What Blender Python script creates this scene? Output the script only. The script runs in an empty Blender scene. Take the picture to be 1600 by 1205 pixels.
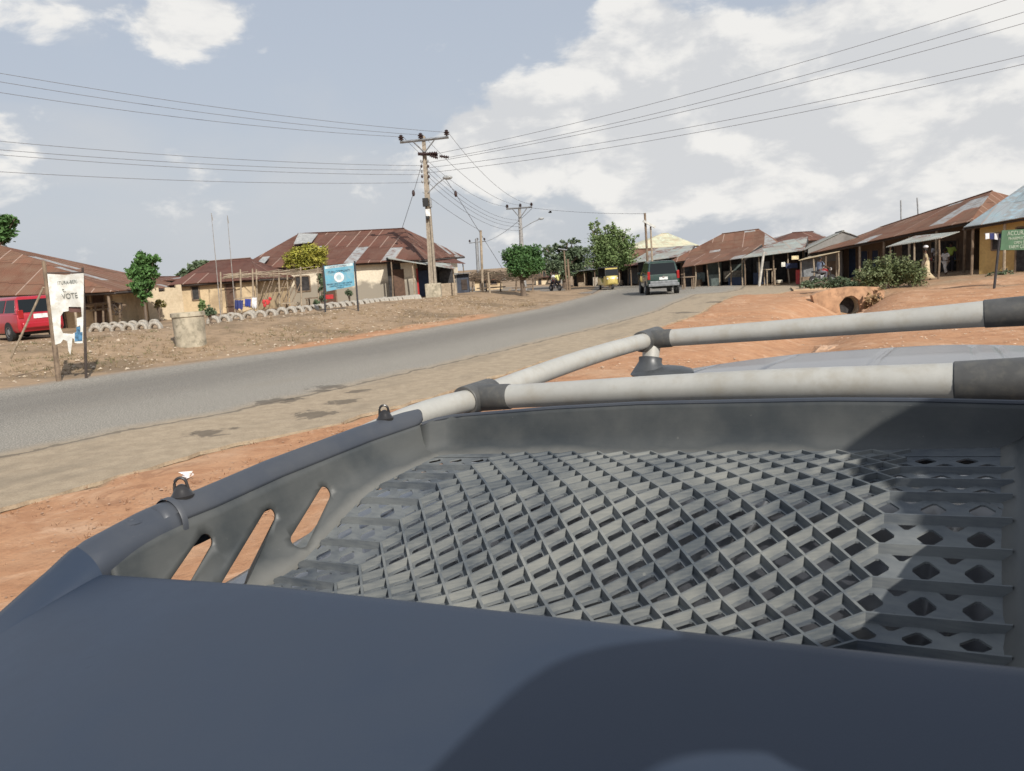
import bpy, bmesh, math, random
import numpy as np
from mathutils import Vector, Matrix, noise
from mathutils.geometry import delaunay_2d_cdt
random.seed(7)
R = math.radians
SC = bpy.context.scene
COL = SC.collection

# ------------------------------------------------------------------ camera
FPX, CAMH = 1250.0, 2.25
def _n(v): return v / np.linalg.norm(v)
def _ray(x, y): return np.array([x - 800.0, y - 602.5, FPX])
UP = _n(np.cross(_ray(1600, 364.2), _ray(800, 417)))
if UP[1] > 0: UP = -UP
YW = _n(np.array([0, 0, 1.0]) - UP[2] * UP)
XW = np.cross(YW, UP)
if XW[0] < 0: XW = -XW
def cam2w(p): return Vector((float(XW @ p), float(YW @ p), float(UP @ p) + CAMH))
def cdir(p): return Vector((float(XW @ p), float(YW @ p), float(UP @ p)))
FV = _n(_ray(1560, 380)); TV = -_n(_ray(-1294, 727)); TV = _n(TV - (TV @ FV) * FV)
NV = _n(np.cross(FV, TV))
if NV[1] < 0: NV = -NV
def W(s, t, h): return cam2w(s * FV + t * TV + h * NV)          # the parked car's own frame
def PD(x, y, D):                                                # point seen at a pixel, D metres ahead
    r = _ray(x, y); return cam2w(r * (D / float(YW @ r)))
def PX(x, y, z=0.0):
    r = _ray(x, y); return cam2w(r * ((z - CAMH) / float(UP @ r)))
def DIR(x, y): return cdir(_n(_ray(x, y)))
cam = bpy.data.cameras.new('camera'); camo = bpy.data.objects.new('camera', cam); COL.objects.link(camo)
cx, cy, cz = cdir(np.array([1., 0, 0])), cdir(np.array([0, -1., 0])), cdir(np.array([0, 0, -1.]))
camo.matrix_world = Matrix(((cx.x, cy.x, cz.x, 0), (cx.y, cy.y, cz.y, 0), (cx.z, cy.z, cz.z, CAMH), (0, 0, 0, 1)))
cam.sensor_width = 36; cam.lens = FPX / 1600 * 36; cam.clip_start = 0.03; cam.clip_end = 6000
cam.dof.use_dof = True; cam.dof.focus_distance = 2.6; cam.dof.aperture_fstop = 16
SC.camera = camo
SC.view_settings.view_transform = 'Standard'; SC.view_settings.look = 'None'
SC.view_settings.exposure = 0.0; SC.view_settings.gamma = 1

# ------------------------------------------------------------------ sun
SUN_REL, SUN_EL = 122, 36
fh = math.degrees(math.atan2(*cdir(FV).xy))                      # heading of the car, from +Y to the right
sun_az = R(fh + SUN_REL)                                         # heading towards the sun
LS = Vector((math.sin(sun_az) * math.cos(R(SUN_EL)), math.cos(sun_az) * math.cos(R(SUN_EL)), math.sin(R(SUN_EL))))
sl = bpy.data.lights.new('sun', 'SUN'); sl.energy = 4.9; sl.angle = R(0.6); sl.color = (1, .945, .86)
so = bpy.data.objects.new('sun', sl); COL.objects.link(so); so.rotation_euler = LS.to_track_quat('Z', 'Y').to_euler()
so.location = (30, -30, 40)

# ------------------------------------------------------------------ sky
wd = bpy.data.worlds.new('World'); SC.world = wd; wd.use_nodes = True
nt = wd.node_tree; N = nt.nodes; N.clear()
def nd(t, **k):
    n = N.new(t)
    for a, b in k.items(): setattr(n, a, b)
    return n
out = nd('ShaderNodeOutputWorld'); bg = nd('ShaderNodeBackground'); nt.links.new(bg.outputs[0], out.inputs[0])
bg.inputs[1].default_value = 0.1
sky = nd('ShaderNodeTexSky', sky_type='NISHITA'); sky.sun_disc = False
sky.sun_elevation = R(SUN_EL); sky.sun_rotation = sun_az; sky.dust_density = 2.2; sky.air_density = 1.0
tc = nd('ShaderNodeTexCoord')
def wl(a, b): nt.links.new(a, b)
def wm(op, a, b=None, c=None, clamp=False):
    n = nd('ShaderNodeMath', operation=op); n.use_clamp = clamp
    for i, v in enumerate((a, b, c)):
        if v is None: continue
        if hasattr(v, 'is_linked') or hasattr(v, 'links'): wl(v, n.inputs[i])
        else: n.inputs[i].default_value = v
    return n.outputs[0]
def wmix(f, a, b):
    n = nd('ShaderNodeMix', data_type='RGBA')
    for i, v in ((0, f), (6, a), (7, b)):
        if hasattr(v, 'links'): wl(v, n.inputs[i])
        else: n.inputs[i].default_value = v
    return n.outputs[2]
sep = nd('ShaderNodeSeparateXYZ'); wl(tc.outputs['Generated'], sep.inputs[0])
zz = sep.outputs[2]
hz = wm('SUBTRACT', 1.0, wm('MULTIPLY', zz, 2.2, clamp=True))
base = wmix(0.8, sky.outputs[0], (5.15, 5.7, 6.6, 1))
base = wmix(wm('MULTIPLY', wm('POWER', hz, 2.0), 0.62), base, (5.9, 6.1, 6.35, 1))
mp = nd('ShaderNodeMapping'); wl(tc.outputs['Generated'], mp.inputs[0]); mp.inputs['Scale'].default_value = (1, 1, 2.0)
mp.inputs['Location'].default_value = (3.1, .4, .2)
def wnoise(scale, detail, rough, dist=0, off=None):
    n = nd('ShaderNodeTexNoise'); n.inputs['Scale'].default_value = scale; n.inputs['Detail'].default_value = detail
    n.inputs['Roughness'].default_value = rough; n.inputs['Distortion'].default_value = dist
    if off is None: wl(mp.outputs[0], n.inputs['Vector'])
    else:
        m = nd('ShaderNodeMapping'); wl(mp.outputs[0], m.inputs[0]); m.inputs['Location'].default_value = off; wl(m.outputs[0], n.inputs['Vector'])
    return n.outputs[0]
def blobs(lst):
    acc = None
    for (x, y, r, s) in lst:
        d = DIR(x, y); v = nd('ShaderNodeVectorMath', operation='DISTANCE'); wl(tc.outputs['Generated'], v.inputs[0]); v.inputs[1].default_value = d
        e = wm('DIVIDE', v.outputs['Value'], r / FPX)
        e = wm('MULTIPLY', wm('EXPONENT', wm('MULTIPLY', wm('MULTIPLY', e, e), -1.0)), s)
        acc = e if acc is None else wm('ADD', acc, e)
    return acc
n1 = wnoise(9.5, 12, .57, .25); n1b = wnoise(9.5, 12, .57, .25, (-.02, .02, -.06))
wide = blobs([(1160, 150, 120, .30), (1300, 100, 130, .30), (1430, 70, 140, .30), (1560, 110, 150, .28), (1040, 170, 110, .28), (920, 165, 80, .26), (850, 200, 95, .30), (770, 215, 80, .26), (940, 220, 100, .18), (1100, 220, 110, .16), (1280, 190, 110, .14), (720, 190, 45, .16),
              (790, 140, 45, .12), (1060, 90, 60, .16), (1380, 190, 150, .22), (1200, 230, 130, .16), (960, 240, 110, .16), (330, 25, 85, .34), (255, 50, 45, .16), (30, 5, 110, .26), (700, 0, 60, .22), (285, 275, 65, .26), (130, 290, 50, .14), (20, 215, 60, .16),
              (520, 300, 80, .15), (640, 270, 60, .14), (1010, 15, 65, .26), (1420, 290, 150, .12), (1540, 230, 120, .14),
              (1450, 200, 160, .1), (480, 110, 160, -.16), (150, 150, 170, -.14), (830, 60, 90, -.16), (1200, 10, 110, -.18), (600, 60, 100, -.12), (1350, -10, 120, -.16), (1560, -10, 110, -.16)])
dens = wm('ADD', wm('ADD', wm('MULTIPLY', n1, 1.15), -.09), wide)
def ramp(v, a, b):
    n = nd('ShaderNodeMapRange'); n.interpolation_type = 'SMOOTHSTEP'; wl(v, n.inputs[0]); n.inputs[1].default_value = a; n.inputs[2].default_value = b; return n.outputs[0]
cm = ramp(dens, .58, .76)
# lit side: where density grows away from the sun side the cloud is bright, inside it is grey
sh = wm('SUBTRACT', n1, n1b)
lit = ramp(wm('ADD', wm('MULTIPLY', sh, 2.3), wm('MULTIPLY', wide, -.30)), -.38, .16)
ccol = wmix(lit, (6.75, 6.85, 7.0, 1), (9.0, 8.85, 8.55, 1))
n2 = wnoise(4, 5, .5, .3, (7, 2, 1))
thin = ramp(wm('ADD', n2, wm('MULTIPLY', hz, .16)), .50, .85)
base2 = wmix(wm('MULTIPLY', thin, .55), base, (6.3, 6.4, 6.55, 1))
fin = wmix(wm('MULTIPLY', cm, .93), base2, ccol)
wl(fin, bg.inputs[0])

# ------------------------------------------------------------------ materials
MATS = {}
class NT:
    def __init__(s, name):
        s.m = bpy.data.materials.new(name); s.m.use_nodes = True; s.t = s.m.node_tree; s.b = s.t.nodes['Principled BSDF']
    def n(s, t, **k):
        x = s.t.nodes.new(t)
        for a, b in k.items(): setattr(x, a, b)
        return x
    def l(s, a, b): s.t.links.new(a, b)
    def put(s, sock, v):
        if hasattr(v, 'links'): s.l(v, sock)
        else: sock.default_value = v
    def math(s, op, a, b=None, clamp=False):
        x = s.n('ShaderNodeMath', operation=op); x.use_clamp = clamp; s.put(x.inputs[0], a)
        if b is not None: s.put(x.inputs[1], b)
        return x.outputs[0]
    def noise(s, vec, scale, detail=4, rough=.55, dist=0):
        x = s.n('ShaderNodeTexNoise'); s.l(vec, x.inputs['Vector']); x.inputs['Scale'].default_value = scale
        x.inputs['Detail'].default_value = detail; x.inputs['Roughness'].default_value = rough; x.inputs['Distortion'].default_value = dist
        return x.outputs[0]
    def step(s, v, a, b):
        x = s.n('ShaderNodeMapRange'); x.interpolation_type = 'SMOOTHSTEP'; s.l(v, x.inputs[0]); x.inputs[1].default_value = a; x.inputs[2].default_value = b
        return x.outputs[0]
    def mix(s, f, a, b, mode='MIX'):
        x = s.n('ShaderNodeMix', data_type='RGBA'); x.blend_type = mode; s.put(x.inputs[0], f)
        for i, v in ((6, a), (7, b)):
            if not hasattr(v, 'links') and len(v) == 3: v = (*v, 1)
            s.put(x.inputs[i], v)
        return x.outputs[2]
    def bump(s, h, strength, dist=.01, prev=None):
        x = s.n('ShaderNodeBump'); x.inputs['Strength'].default_value = strength; x.inputs['Distance'].default_value = dist; s.l(h, x.inputs['Height'])
        if prev is not None: s.l(prev, x.inputs['Normal'])
        return x.outputs[0]
    def obj(s): return s.n('ShaderNodeTexCoord').outputs['Object']
    def pos(s): return s.n('ShaderNodeNewGeometry').outputs['Position']
    def fin(s, col, rough=.8, metal=0, normal=None, spec=None):
        s.put(s.b.inputs['Base Color'], col if hasattr(col, 'links') else (*col, 1) if len(col) == 3 else col)
        s.put(s.b.inputs['Roughness'], rough); s.b.inputs['Metallic'].default_value = metal
        if normal is not None: s.l(normal, s.b.inputs['Normal'])
        if spec is not None: s.b.inputs['Specular IOR Level'].default_value = spec
        return s.m
def simple(name, c, rough=.75, metal=0, var=.25, scale=6, bump=.15, spec=None, dirt=None):
    if name in MATS: return MATS[name]
    n = NT(name); p = n.obj(); a = n.noise(p, scale, 6, .6); b = n.noise(p, scale * 9, 3, .6)
    d = tuple(x * (1 - var) for x in c); u = tuple(min(1, x * (1 + var)) for x in c)
    col = n.mix(n.step(a, .3, .7), d, u)
    if dirt: col = n.mix(n.math('MULTIPLY', n.step(n.noise(p, scale * 1.7, 7, .65), .45, .68), .75), col, dirt)
    col = n.mix(n.math('MULTIPLY', b, .25), col, tuple(x * .6 for x in c))
    MATS[name] = n.fin(col, rough, metal, n.bump(b, bump, .004) if bump else None, spec); return MATS[name]

def roof_mat(name, rust=(.17, .062, .042), grey=(.36, .37, .37), gf=.12, pale=.2, seed=0.0, sw=.82, sl=2.3):
    n = NT(name); uv = n.n('ShaderNodeUVMap').outputs[0]; sp = n.n('ShaderNodeSeparateXYZ'); n.l(uv, sp.inputs[0]); u, v = sp.outputs[0], sp.outputs[1]
    fu = n.math('FLOOR', n.math('DIVIDE', u, sw)); fv = n.math('FLOOR', n.math('DIVIDE', n.math('ADD', v, n.math('MULTIPLY', fu, .17)), sl))
    cb = n.n('ShaderNodeCombineXYZ'); n.l(fu, cb.inputs[0]); n.l(fv, cb.inputs[1]); cb.inputs[2].default_value = seed
    wn = n.n('ShaderNodeTexWhiteNoise', noise_dimensions='3D'); n.l(cb.outputs[0], wn.inputs[0]); rv = wn.outputs[0]
    cb2 = n.n('ShaderNodeCombineXYZ'); n.l(fv, cb2.inputs[0]); n.l(fu, cb2.inputs[1]); cb2.inputs[2].default_value = seed + 5
    wn2 = n.n('ShaderNodeTexWhiteNoise', noise_dimensions='3D'); n.l(cb2.outputs[0], wn2.inputs[0]); rv2 = wn2.outputs[0]
    nz = n.noise(uv, .9, 8, .65); st = n.n('ShaderNodeMapping'); n.l(uv, st.inputs[0]); st.inputs['Scale'].default_value = (7, .5, 1)
    streak = n.noise(st.outputs[0], 1, 6, .7)
    c = n.mix(rv2, rust, tuple(x * 1.55 for x in rust))
    c = n.mix(n.step(nz, .35, .7), c, (rust[0] * 1.35, rust[1] * 1.7, rust[2] * 1.8))
    c = n.mix(n.math('MULTIPLY', n.step(streak, .5, .8), .55), c, (rust[0] * .5, rust[1] * .45, rust[2] * .5))
    # pale seams where the next sheet laps over
    fr = n.math('FRACT', n.math('DIVIDE', u, sw)); seam = n.math('LESS_THAN', fr, .07)
    c = n.mix(n.math('MULTIPLY', n.math('MULTIPLY', seam, n.math('GREATER_THAN', rv2, 1 - pale * 1.6)), .8), c, (.42, .31, .25))
    fr2 = n.math('FRACT', n.math('DIVIDE', n.math('ADD', v, n.math('MULTIPLY', fu, .17)), sl))
    c = n.mix(n.math('MULTIPLY', n.math('LESS_THAN', fr2, .035), .6), c, tuple(x * .5 for x in rust))
    g = n.mix(n.step(n.noise(uv, 2.5, 6, .6), .4, .75), grey, (rust[0] * 1.6, rust[1] * 2.2, rust[2] * 2.5))
    c = n.mix(n.math('LESS_THAN', rv, gf), c, g)
    wv = n.math('SINE', n.math('MULTIPLY', u, 2 * math.pi / .08))
    nb = n.bump(wv, .6, .012); nb = n.bump(nz, .5, .03, nb)
    return n.fin(c, n.math('ADD', n.math('MULTIPLY', nz, .2), .7), 0, nb, .15)
RUST = [roof_mat('rusty_sheet_a', (.105, .046, .034), gf=.04, pale=.14, seed=1), roof_mat('rusty_sheet_b', (.15, .072, .046), gf=.07, pale=.3, seed=2),
        roof_mat('rusty_sheet_c', (.115, .052, .037), gf=.07, pale=.3, seed=13)]
GREYR = roof_mat('grey_sheet', (.27, .25, .22), grey=(.2, .1, .07), gf=.22, pale=.3, seed=4)
BLUER = roof_mat('blue_grey_sheet', (.25, .265, .27), grey=(.33, .34, .335), gf=.3, pale=.3, seed=6)
CREAMR = roof_mat('cream_sheet', (.46, .39, .27), grey=(.50, .44, .32), gf=.3, pale=.0, seed=8)

def plaster(name, c, stain=(.2, .14, .09), amt=.5, low=None):
    n = NT(name); p = n.obj(); a = n.noise(p, .7, 9, .65); b = n.noise(p, 9, 5, .6)
    col = n.mix(n.step(b, .3, .75), c, tuple(x * .82 for x in c))
    col = n.mix(n.math('MULTIPLY', n.step(a, .47, .66), amt), col, stain)
    if low:      # splash zone of mud at the foot of the wall
        sp = n.n('ShaderNodeSeparateXYZ'); n.l(p, sp.inputs[0])
        k = n.math('ADD', sp.outputs[2], n.math('MULTIPLY', n.noise(p, 1.6, 5, .6), -1.4))
        col = n.mix(n.math('SUBTRACT', 1.0, n.step(k, low[0] - .75, low[0] - .3)), col, low[1])
    return n.fin(col, .9, 0, n.bump(b, .4, .01))
TANW = plaster('mud_plaster', (.62, .48, .30)); CREAMW = plaster('cream_plaster', (.70, .58, .40), (.36, .26, .16), .4)
WHITEW = plaster('whitewash', (.78, .70, .55), (.36, .3, .22), .3, (1.0, (.3, .27, .22)))
YELW = plaster('yellow_plaster', (.62, .43, .17), (.35, .2, .08), .35); BROWNW = plaster('brown_plaster', (.2, .14, .1), (.1, .07, .05))
GREYW = plaster('grey_plaster', (.3, .29, .27), (.12, .11, .1)); BLOCKW = plaster('block_wall', (.56, .46, .32), (.3, .22, .13), .5)
DARK = simple('dark_interior', (.04, .038, .038), .9, var=.5); WOOD = simple('weathered_wood', (.22, .16, .11), .85, dirt=(.1, .07, .05), scale=3)  # DARK: near-black colour standing in for shade inside rooms and openings
PWOOD = simple('pale_stick', (.36, .29, .21), .85, dirt=(.2, .15, .1)); DWOOD = simple('dark_wood', (.06, .045, .038), .85)
TIN = simple('dull_tin', (.2, .21, .22), .6, .3); CONC = simple('old_concrete', (.42, .37, .28), .9, dirt=(.14, .13, .09), scale=2.5, bump=.4)
IRON = simple('dark_iron', (.05, .05, .055), .6, .3); GALV = simple('galvanised_steel', (.32, .33, .34), .5, .5); BLACKP = simple('black_rubber', (.018, .018, .019), .7)
WPAINT = simple('chalky_white_paint', (.40, .37, .32), .9, dirt=(.2, .16, .12), scale=3.5); RED = simple('faded_red', (.42, .03, .03), .5); BLUE = simple('blue_cloth', (.03, .05, .25), .9)
GLASS = NT('dark_glass').fin((.012, .015, .017), .12, 0, None, .3); CABLE = simple('cable', (.13, .13, .14), .6, bump=0); PORC = simple('brown_porcelain', (.05, .03, .028), .3)
CHROME = simple('chrome', (.5, .5, .5), .25, .9, bump=0)

# ------------------------------------------------------------------ object helpers
def cname(n): return n
def mk(name, verts, faces, mat=None, parent=None, uvs=None, smooth=False):
    me = bpy.data.meshes.new(name); me.from_pydata([tuple(v) for v in verts], [], faces); me.update()
    if uvs is not None:
        l = me.uv_layers.new(name='UVMap'); k = 0
        for f in faces:
            for i in f: l.data[k].uv = uvs[i]; k += 1
    o = bpy.data.objects.new(name, me); COL.objects.link(o)
    if mat is not None:
        for m in (mat if isinstance(mat, list) else [mat]): me.materials.append(m)
    if smooth: me.polygons.foreach_set('use_smooth', [True] * len(me.polygons))
    if parent is not None: o.parent = parent
    return o
def tag(o, label=None, cat=None, group=None, kind=None):
    if label: o['label'] = label
    if cat: o['category'] = cat
    if group: o['group'] = group
    if kind: o['kind'] = kind
    return o
def empty(name, loc, label, cat, group=None, rz=0):
    o = bpy.data.objects.new(name, None); COL.objects.link(o); o.location = loc; o.rotation_euler = (0, 0, rz); o.empty_display_size = .3
    return tag(o, label, cat, group)
class MB:
    """collects shapes; build() links one mesh object"""
    def __init__(s): s.v = []; s.f = []; s.uv = {}
    def add(s, vs, fs, uv=None):
        k = len(s.v); s.v += [Vector(v) for v in vs]; s.f += [tuple(i + k for i in f) for f in fs]
        if uv: 
            for i, u in enumerate(uv): s.uv[k + i] = u
        return s
    def box(s, c, d, rz=0, M=None):
        x, y, z = [a / 2 for a in d]; vs = [Vector((i * x, j * y, k * z)) for i in (-1, 1) for j in (-1, 1) for k in (-1, 1)]
        if M is None: M = Matrix.Rotation(rz, 4, 'Z')
        vs = [M @ v + Vector(c) for v in vs]
        return s.add(vs, [(0, 1, 3, 2), (4, 6, 7, 5), (0, 4, 5, 1), (2, 3, 7, 6), (0, 2, 6, 4), (1, 5, 7, 3)])
    def tube(s, pts, r, n=8, caps=True, flat=1.0, up=Vector((0, 0, 1))):
        pts = [Vector(p) for p in pts]; rs = r if isinstance(r, (list, tuple)) else [r] * len(pts); vs = []; m = len(pts)
        for i, p in enumerate(pts):
            d = (pts[min(i + 1, m - 1)] - pts[max(i - 1, 0)]).normalized()
            u = up if abs(d.dot(up)) < .95 else Vector((1, 0, 0)); a = d.cross(u).normalized(); b = a.cross(d).normalized()
            for k in range(n):
                t = 2 * math.pi * k / n; vs.append(p + (a * math.cos(t) + b * math.sin(t) * flat) * rs[i])
        fs = [(i * n + k, i * n + (k + 1) % n, (i + 1) * n + (k + 1) % n, (i + 1) * n + k) for i in range(m - 1) for k in range(n)]
        if caps: fs += [tuple(range(n - 1, -1, -1)), tuple((m - 1) * n + k for k in range(n))]
        return s.add(vs, fs)
    def lathe(s, c, prof, n=16, axis='Z', M=None):
        vs = []; c = Vector(c)
        for (r, z) in prof:
            for k in range(n):
                t = 2 * math.pi * k / n; v = Vector((r * math.cos(t), r * math.sin(t), z))
                if M is not None: v = M @ v
                vs.append(c + v)
        fs = [(i * n + k, i * n + (k + 1) % n, (i + 1) * n + (k + 1) % n, (i + 1) * n + k) for i in range(len(prof) - 1) for k in range(n)]
        fs += [tuple(range(n - 1, -1, -1)), tuple((len(prof) - 1) * n + k for k in range(n))]
        return s.add(vs, fs)
    def ball(s, c, r, n=10, m=6):
        c = Vector(c); r = Vector(r) if hasattr(r, '__len__') else Vector((r, r, r)); vs = [c + Vector((0, 0, -r.z))]
        for i in range(1, m):
            a = -math.pi / 2 + math.pi * i / m
            for k in range(n): t = 2 * math.pi * k / n; vs.append(c + Vector((r.x * math.cos(a) * math.cos(t), r.y * math.cos(a) * math.sin(t), r.z * math.sin(a))))
        vs.append(c + Vector((0, 0, r.z))); fs = [(0, 1 + (k + 1) % n, 1 + k) for k in range(n)]
        for i in range(m - 2): fs += [(1 + i * n + k, 1 + i * n + (k + 1) % n, 1 + (i + 1) * n + (k + 1) % n, 1 + (i + 1) * n + k) for k in range(n)]
        L = len(vs) - 1; fs += [(L, 1 + (m - 2) * n + k, 1 + (m - 2) * n + (k + 1) % n) for k in range(n)]
        return s.add(vs, fs)
    def build(s, name, mat, parent=None, smooth=False, bevel=0, world=False):
        """vertices are given in world space unless parent is rotated/moved and world=False"""
        vs = s.v
        if parent is not None and world:
            bpy.context.view_layer.update(); inv = (Matrix.Translation(parent.location) @ parent.rotation_euler.to_matrix().to_4x4()).inverted(); vs = [inv @ v for v in vs]
        uv = None
        if s.uv: uv = [s.uv.get(i, (0, 0)) for i in range(len(vs))]
        o = mk(name, vs, s.f, mat, parent, uv, smooth)
        if bevel:
            b = o.modifiers.new('bevel', 'BEVEL'); b.width = bevel; b.segments = 2; b.limit_method = 'ANGLE'
        if smooth and hasattr(o.data, 'set_sharp_from_angle'): o.data.set_sharp_from_angle(angle=R(38))
        return o
def copy_tree(o, parent=None):
    c = o.copy(); COL.objects.link(c)
    if parent is not None: c.parent = parent
    for ch in list(o.children): copy_tree(ch, c)
    return c
def text_obj(body, size, mat, parent, loc, rot, name='lettering', align='CENTER', sx=1.0, ext=.002):
    cu = bpy.data.curves.new(name, 'FONT'); cu.body = body; cu.size = size; cu.align_x = align; cu.align_y = 'CENTER'; cu.extrude = ext
    cu.materials.append(mat); t = bpy.data.objects.new(name, cu); COL.objects.link(t)
    bpy.context.view_layer.update(); me = bpy.data.meshes.new_from_object(t.evaluated_get(bpy.context.evaluated_depsgraph_get()))
    bpy.data.objects.remove(t); bpy.data.curves.remove(cu)
    o = bpy.data.objects.new(name, me); COL.objects.link(o); o.parent = parent; o.location = loc; o.rotation_euler = rot; o.scale = (sx, 1, 1)
    return o
def sstep(a, b, x):
    x = min(1, max(0, (x - a) / (b - a))); return x * x * (3 - 2 * x)
# ------------------------------------------------------------------ road and ground
def pxl(lst): return [PX(*q) for q in lst]
Lp = pxl([(0, 607), (250, 573), (500, 540), (725, 503), (837, 483), (925, 459.5)])
Lp = [Lp[0] + (Lp[0] - Lp[1]) * 3.2] + Lp + [PX(938, 452), PX(948, 447)]
Rp = pxl([(0, 796), (210, 736), (350, 696), (490, 670), (699, 612), (830, 570), (1030, 511), (1094, 489), (1112, 477)])
Rp = [Rp[0] + (Rp[0] - Rp[1]) * 3.0] + Rp + [PX(1145, 462.5), PX(1215, 458.5), PX(1245, 453), PX(1250, 446.5)]
def sdist(poly, X, Y):
    best = np.full(X.shape, 1e9); sg = np.ones(X.shape)
    P = [np.array(p[:2]) for p in poly]
    for a, b in zip(P[:-1], P[1:]):
        d = b - a; L = d @ d; t = np.clip(((X - a[0]) * d[0] + (Y - a[1]) * d[1]) / L, 0, 1)
        dx = X - (a[0] + t * d[0]); dy = Y - (a[1] + t * d[1]); dd = np.hypot(dx, dy); c = d[0] * (Y - a[1]) - d[1] * (X - a[0])
        m = dd < best; best = np.where(m, dd, best); sg = np.where(m, np.sign(c), sg)
    return best * sg              # positive to the left of the line
def ss(a, b, x): x = np.clip((x - a) / (b - a), 0, 1); return x * x * (3 - 2 * x)
PIPE = PD(1326, 481, 37.0); PIPE.z = -.45
CH = [np.array(PIPE[:2]) + (0, -.2), np.array(PD(1290, 520, 28)[:2]), np.array(PX(1240, 560, -.4)[:2]), np.array(PX(1130, 600, -.2)[:2])]
fw2 = np.array(cdir(FV)[:2]); fw2 /= np.linalg.norm(fw2); tw2 = np.array([fw2[1], -fw2[0]])
def vnoise(X, Y, s, k):
    return np.array([noise.noise(Vector((x / s, y / s, k))) for x, y in zip(X.ravel(), Y.ravel())]).reshape(X.shape)
def gz(X, Y, rough=True):
    X = np.asarray(X, float); Y = np.asarray(Y, float)
    dl = sdist(Lp, X, Y); dr = -sdist(Rp, X, Y)
    z = .7 * ss(.3, 8, dl) * (1 - ss(56, 68, Y)) * (1 - ss(1, 6, -dl * 0))
    z = z + .45 * ss(17, 26, X) * ss(28, 40, Y)
    rd = (dl < .12) & (dr < .12)
    z = np.where(rd, z - .06, z)
    z = z + np.where(~rd, .012 - .05 * ss(0, .4, dr) * (dr > 0) * (Y < 30), 0)
    # dry gully below the culvert
    g = np.full(X.shape, 1e9); along = np.zeros(X.shape); acc = 0
    for a, b in zip(CH[:-1], CH[1:]):
        d = b - a; L = d @ d; t = np.clip(((X - a[0]) * d[0] + (Y - a[1]) * d[1]) / L, 0, 1)
        dd = np.hypot(X - a[0] - t * d[0], Y - a[1] - t * d[1]); m = dd < g; g = np.where(m, dd, g); along = np.where(m, acc + t, along); acc += 1
    dep = (1.05 - .3 * along) * np.exp(-(g / 1.25) ** 2) * (1 - ss(-.1, .25, Y - PIPE.y)) * (X > 2)
    z = z - dep * (dr > .3)
    s = X * fw2[0] + Y * fw2[1]; t = X * tw2[0] + Y * tw2[1]
    z = z + .07 * np.clip(t + 1.4, 0, 2.2) * (1 - ss(2.5, 4, np.abs(t))) * (1 - ss(6, 7.5, np.abs(s - 1.5)))
    return z
def ground_z(x, y): return float(gz(np.array([x]), np.array([y]))[0])
def G(x, y, D):           # ground point under a pixel column at distance D
    p = PD(x, y, D); p.z = ground_z(p.x, p.y); return p
def axis(lo, hi, st, far, n):
    a = list(np.arange(lo, hi, st)); g = [hi + (far - hi) * ((i + 1) / n) ** 2.6 for i in range(n)]; return a, g
xa, xg = axis(-34, 36, .4, 2500, 16); ya, yg = axis(-7, 62, .4, 3500, 24)
xs = [-v - (-34 + 34) for v in reversed([34 + (2500 - 34) * ((i + 1) / 16) ** 2.6 for i in range(16)])] + xa + xg
ys = [-7 - 400 * ((i + 1) / 6) ** 2 for i in reversed(range(6))] + ya + yg
X, Y = np.meshgrid(xs, ys); Z = gz(X, Y)
fine = (np.abs(X) < 60) & (Y < 90) & (Y > -10); dl_ = sdist(Lp, X, Y); dr_ = -sdist(Rp, X, Y)
nz = np.zeros(X.shape); m_ = fine & ((dl_ > .5) | (dr_ > .35)); nz[m_] = vnoise(X[m_], Y[m_], 1.1, 3) * .05 + vnoise(X[m_], Y[m_], 4.5, 9) * .09 + vnoise(X[m_], Y[m_], .55, 5) * .018
Z += nz
# red laterite near the road edge and on the right, pale tan on the left
nw, nh = len(xs), len(ys)
fcs = [(j * nw + i, j * nw + i + 1, (j + 1) * nw + i + 1, (j + 1) * nw + i) for j in range(nh - 1) for i in range(nw - 1)]
n = NT('earth'); p = n.pos(); at = n.n('ShaderNodeAttribute', attribute_name='soil').outputs['Fac']
a = n.noise(p, .35, 8, .62); b = n.noise(p, 3.2, 8, .65); c = n.noise(p, 24, 5, .7); d = n.noise(p, .09, 4, .5)
soil = n.math('ADD', at, n.math('MULTIPLY', n.math('SUBTRACT', a, .5), .9))
tan = n.mix(n.step(b, .3, .7), (.38, .27, .175), (.28, .20, .13)); tan = n.mix(n.math('MULTIPLY', n.step(a, .48, .62), .7), tan, (.17, .125, .08))
red = n.mix(n.step(b, .3, .72), (.47, .26, .145), (.38, .195, .105)); red = n.mix(n.math('MULTIPLY', n.step(a, .5, .7), .55), red, (.55, .38, .25))
e1 = n.noise(p, 1.1, 9, .7, 1.5); red = n.mix(n.math('MULTIPLY', n.step(e1, .52, .66), .6), red, (.58, .38, .25)); red = n.mix(n.math('MULTIPLY', n.step(e1, .44, .36), .5), red, (.27, .135, .075))
col = n.mix(n.step(soil, .35, .65), tan, red)
col = n.mix(n.math('MULTIPLY', n.step(c, .55, .75), .45), col, (.19, .125, .08)); col = n.mix(n.math('MULTIPLY', n.step(c, .30, .2), .4), col, (.6, .47, .35))
nb = n.bump(c, .55, .02); nb = n.bump(b, .7, .06, nb); EARTH = n.fin(col, .95, 0, nb, .2)
gr = mk('ground', np.stack([X, Y, Z], -1).reshape(-1, 3), fcs, EARTH, smooth=True); tag(gr, kind='structure')
soil = .12 + .75 * ss(-.2, .6, dr_) * (dr_ > 0) + .0 * X
soil = np.where(dr_ > 0, .88 - .5 * ss(24, 42, Y) * ss(6, 20, X) + .15 * ss(40, 60, Y), .08)
soil = np.where((dl_ > 0) & (dl_ < 3.2) & (X > -16), .08 + .85 * (1 - ss(.4, 2.4, dl_)) * ss(-9.5, -6.5, X) * (1 - ss(-2.5, 1, X)), soil)
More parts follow.
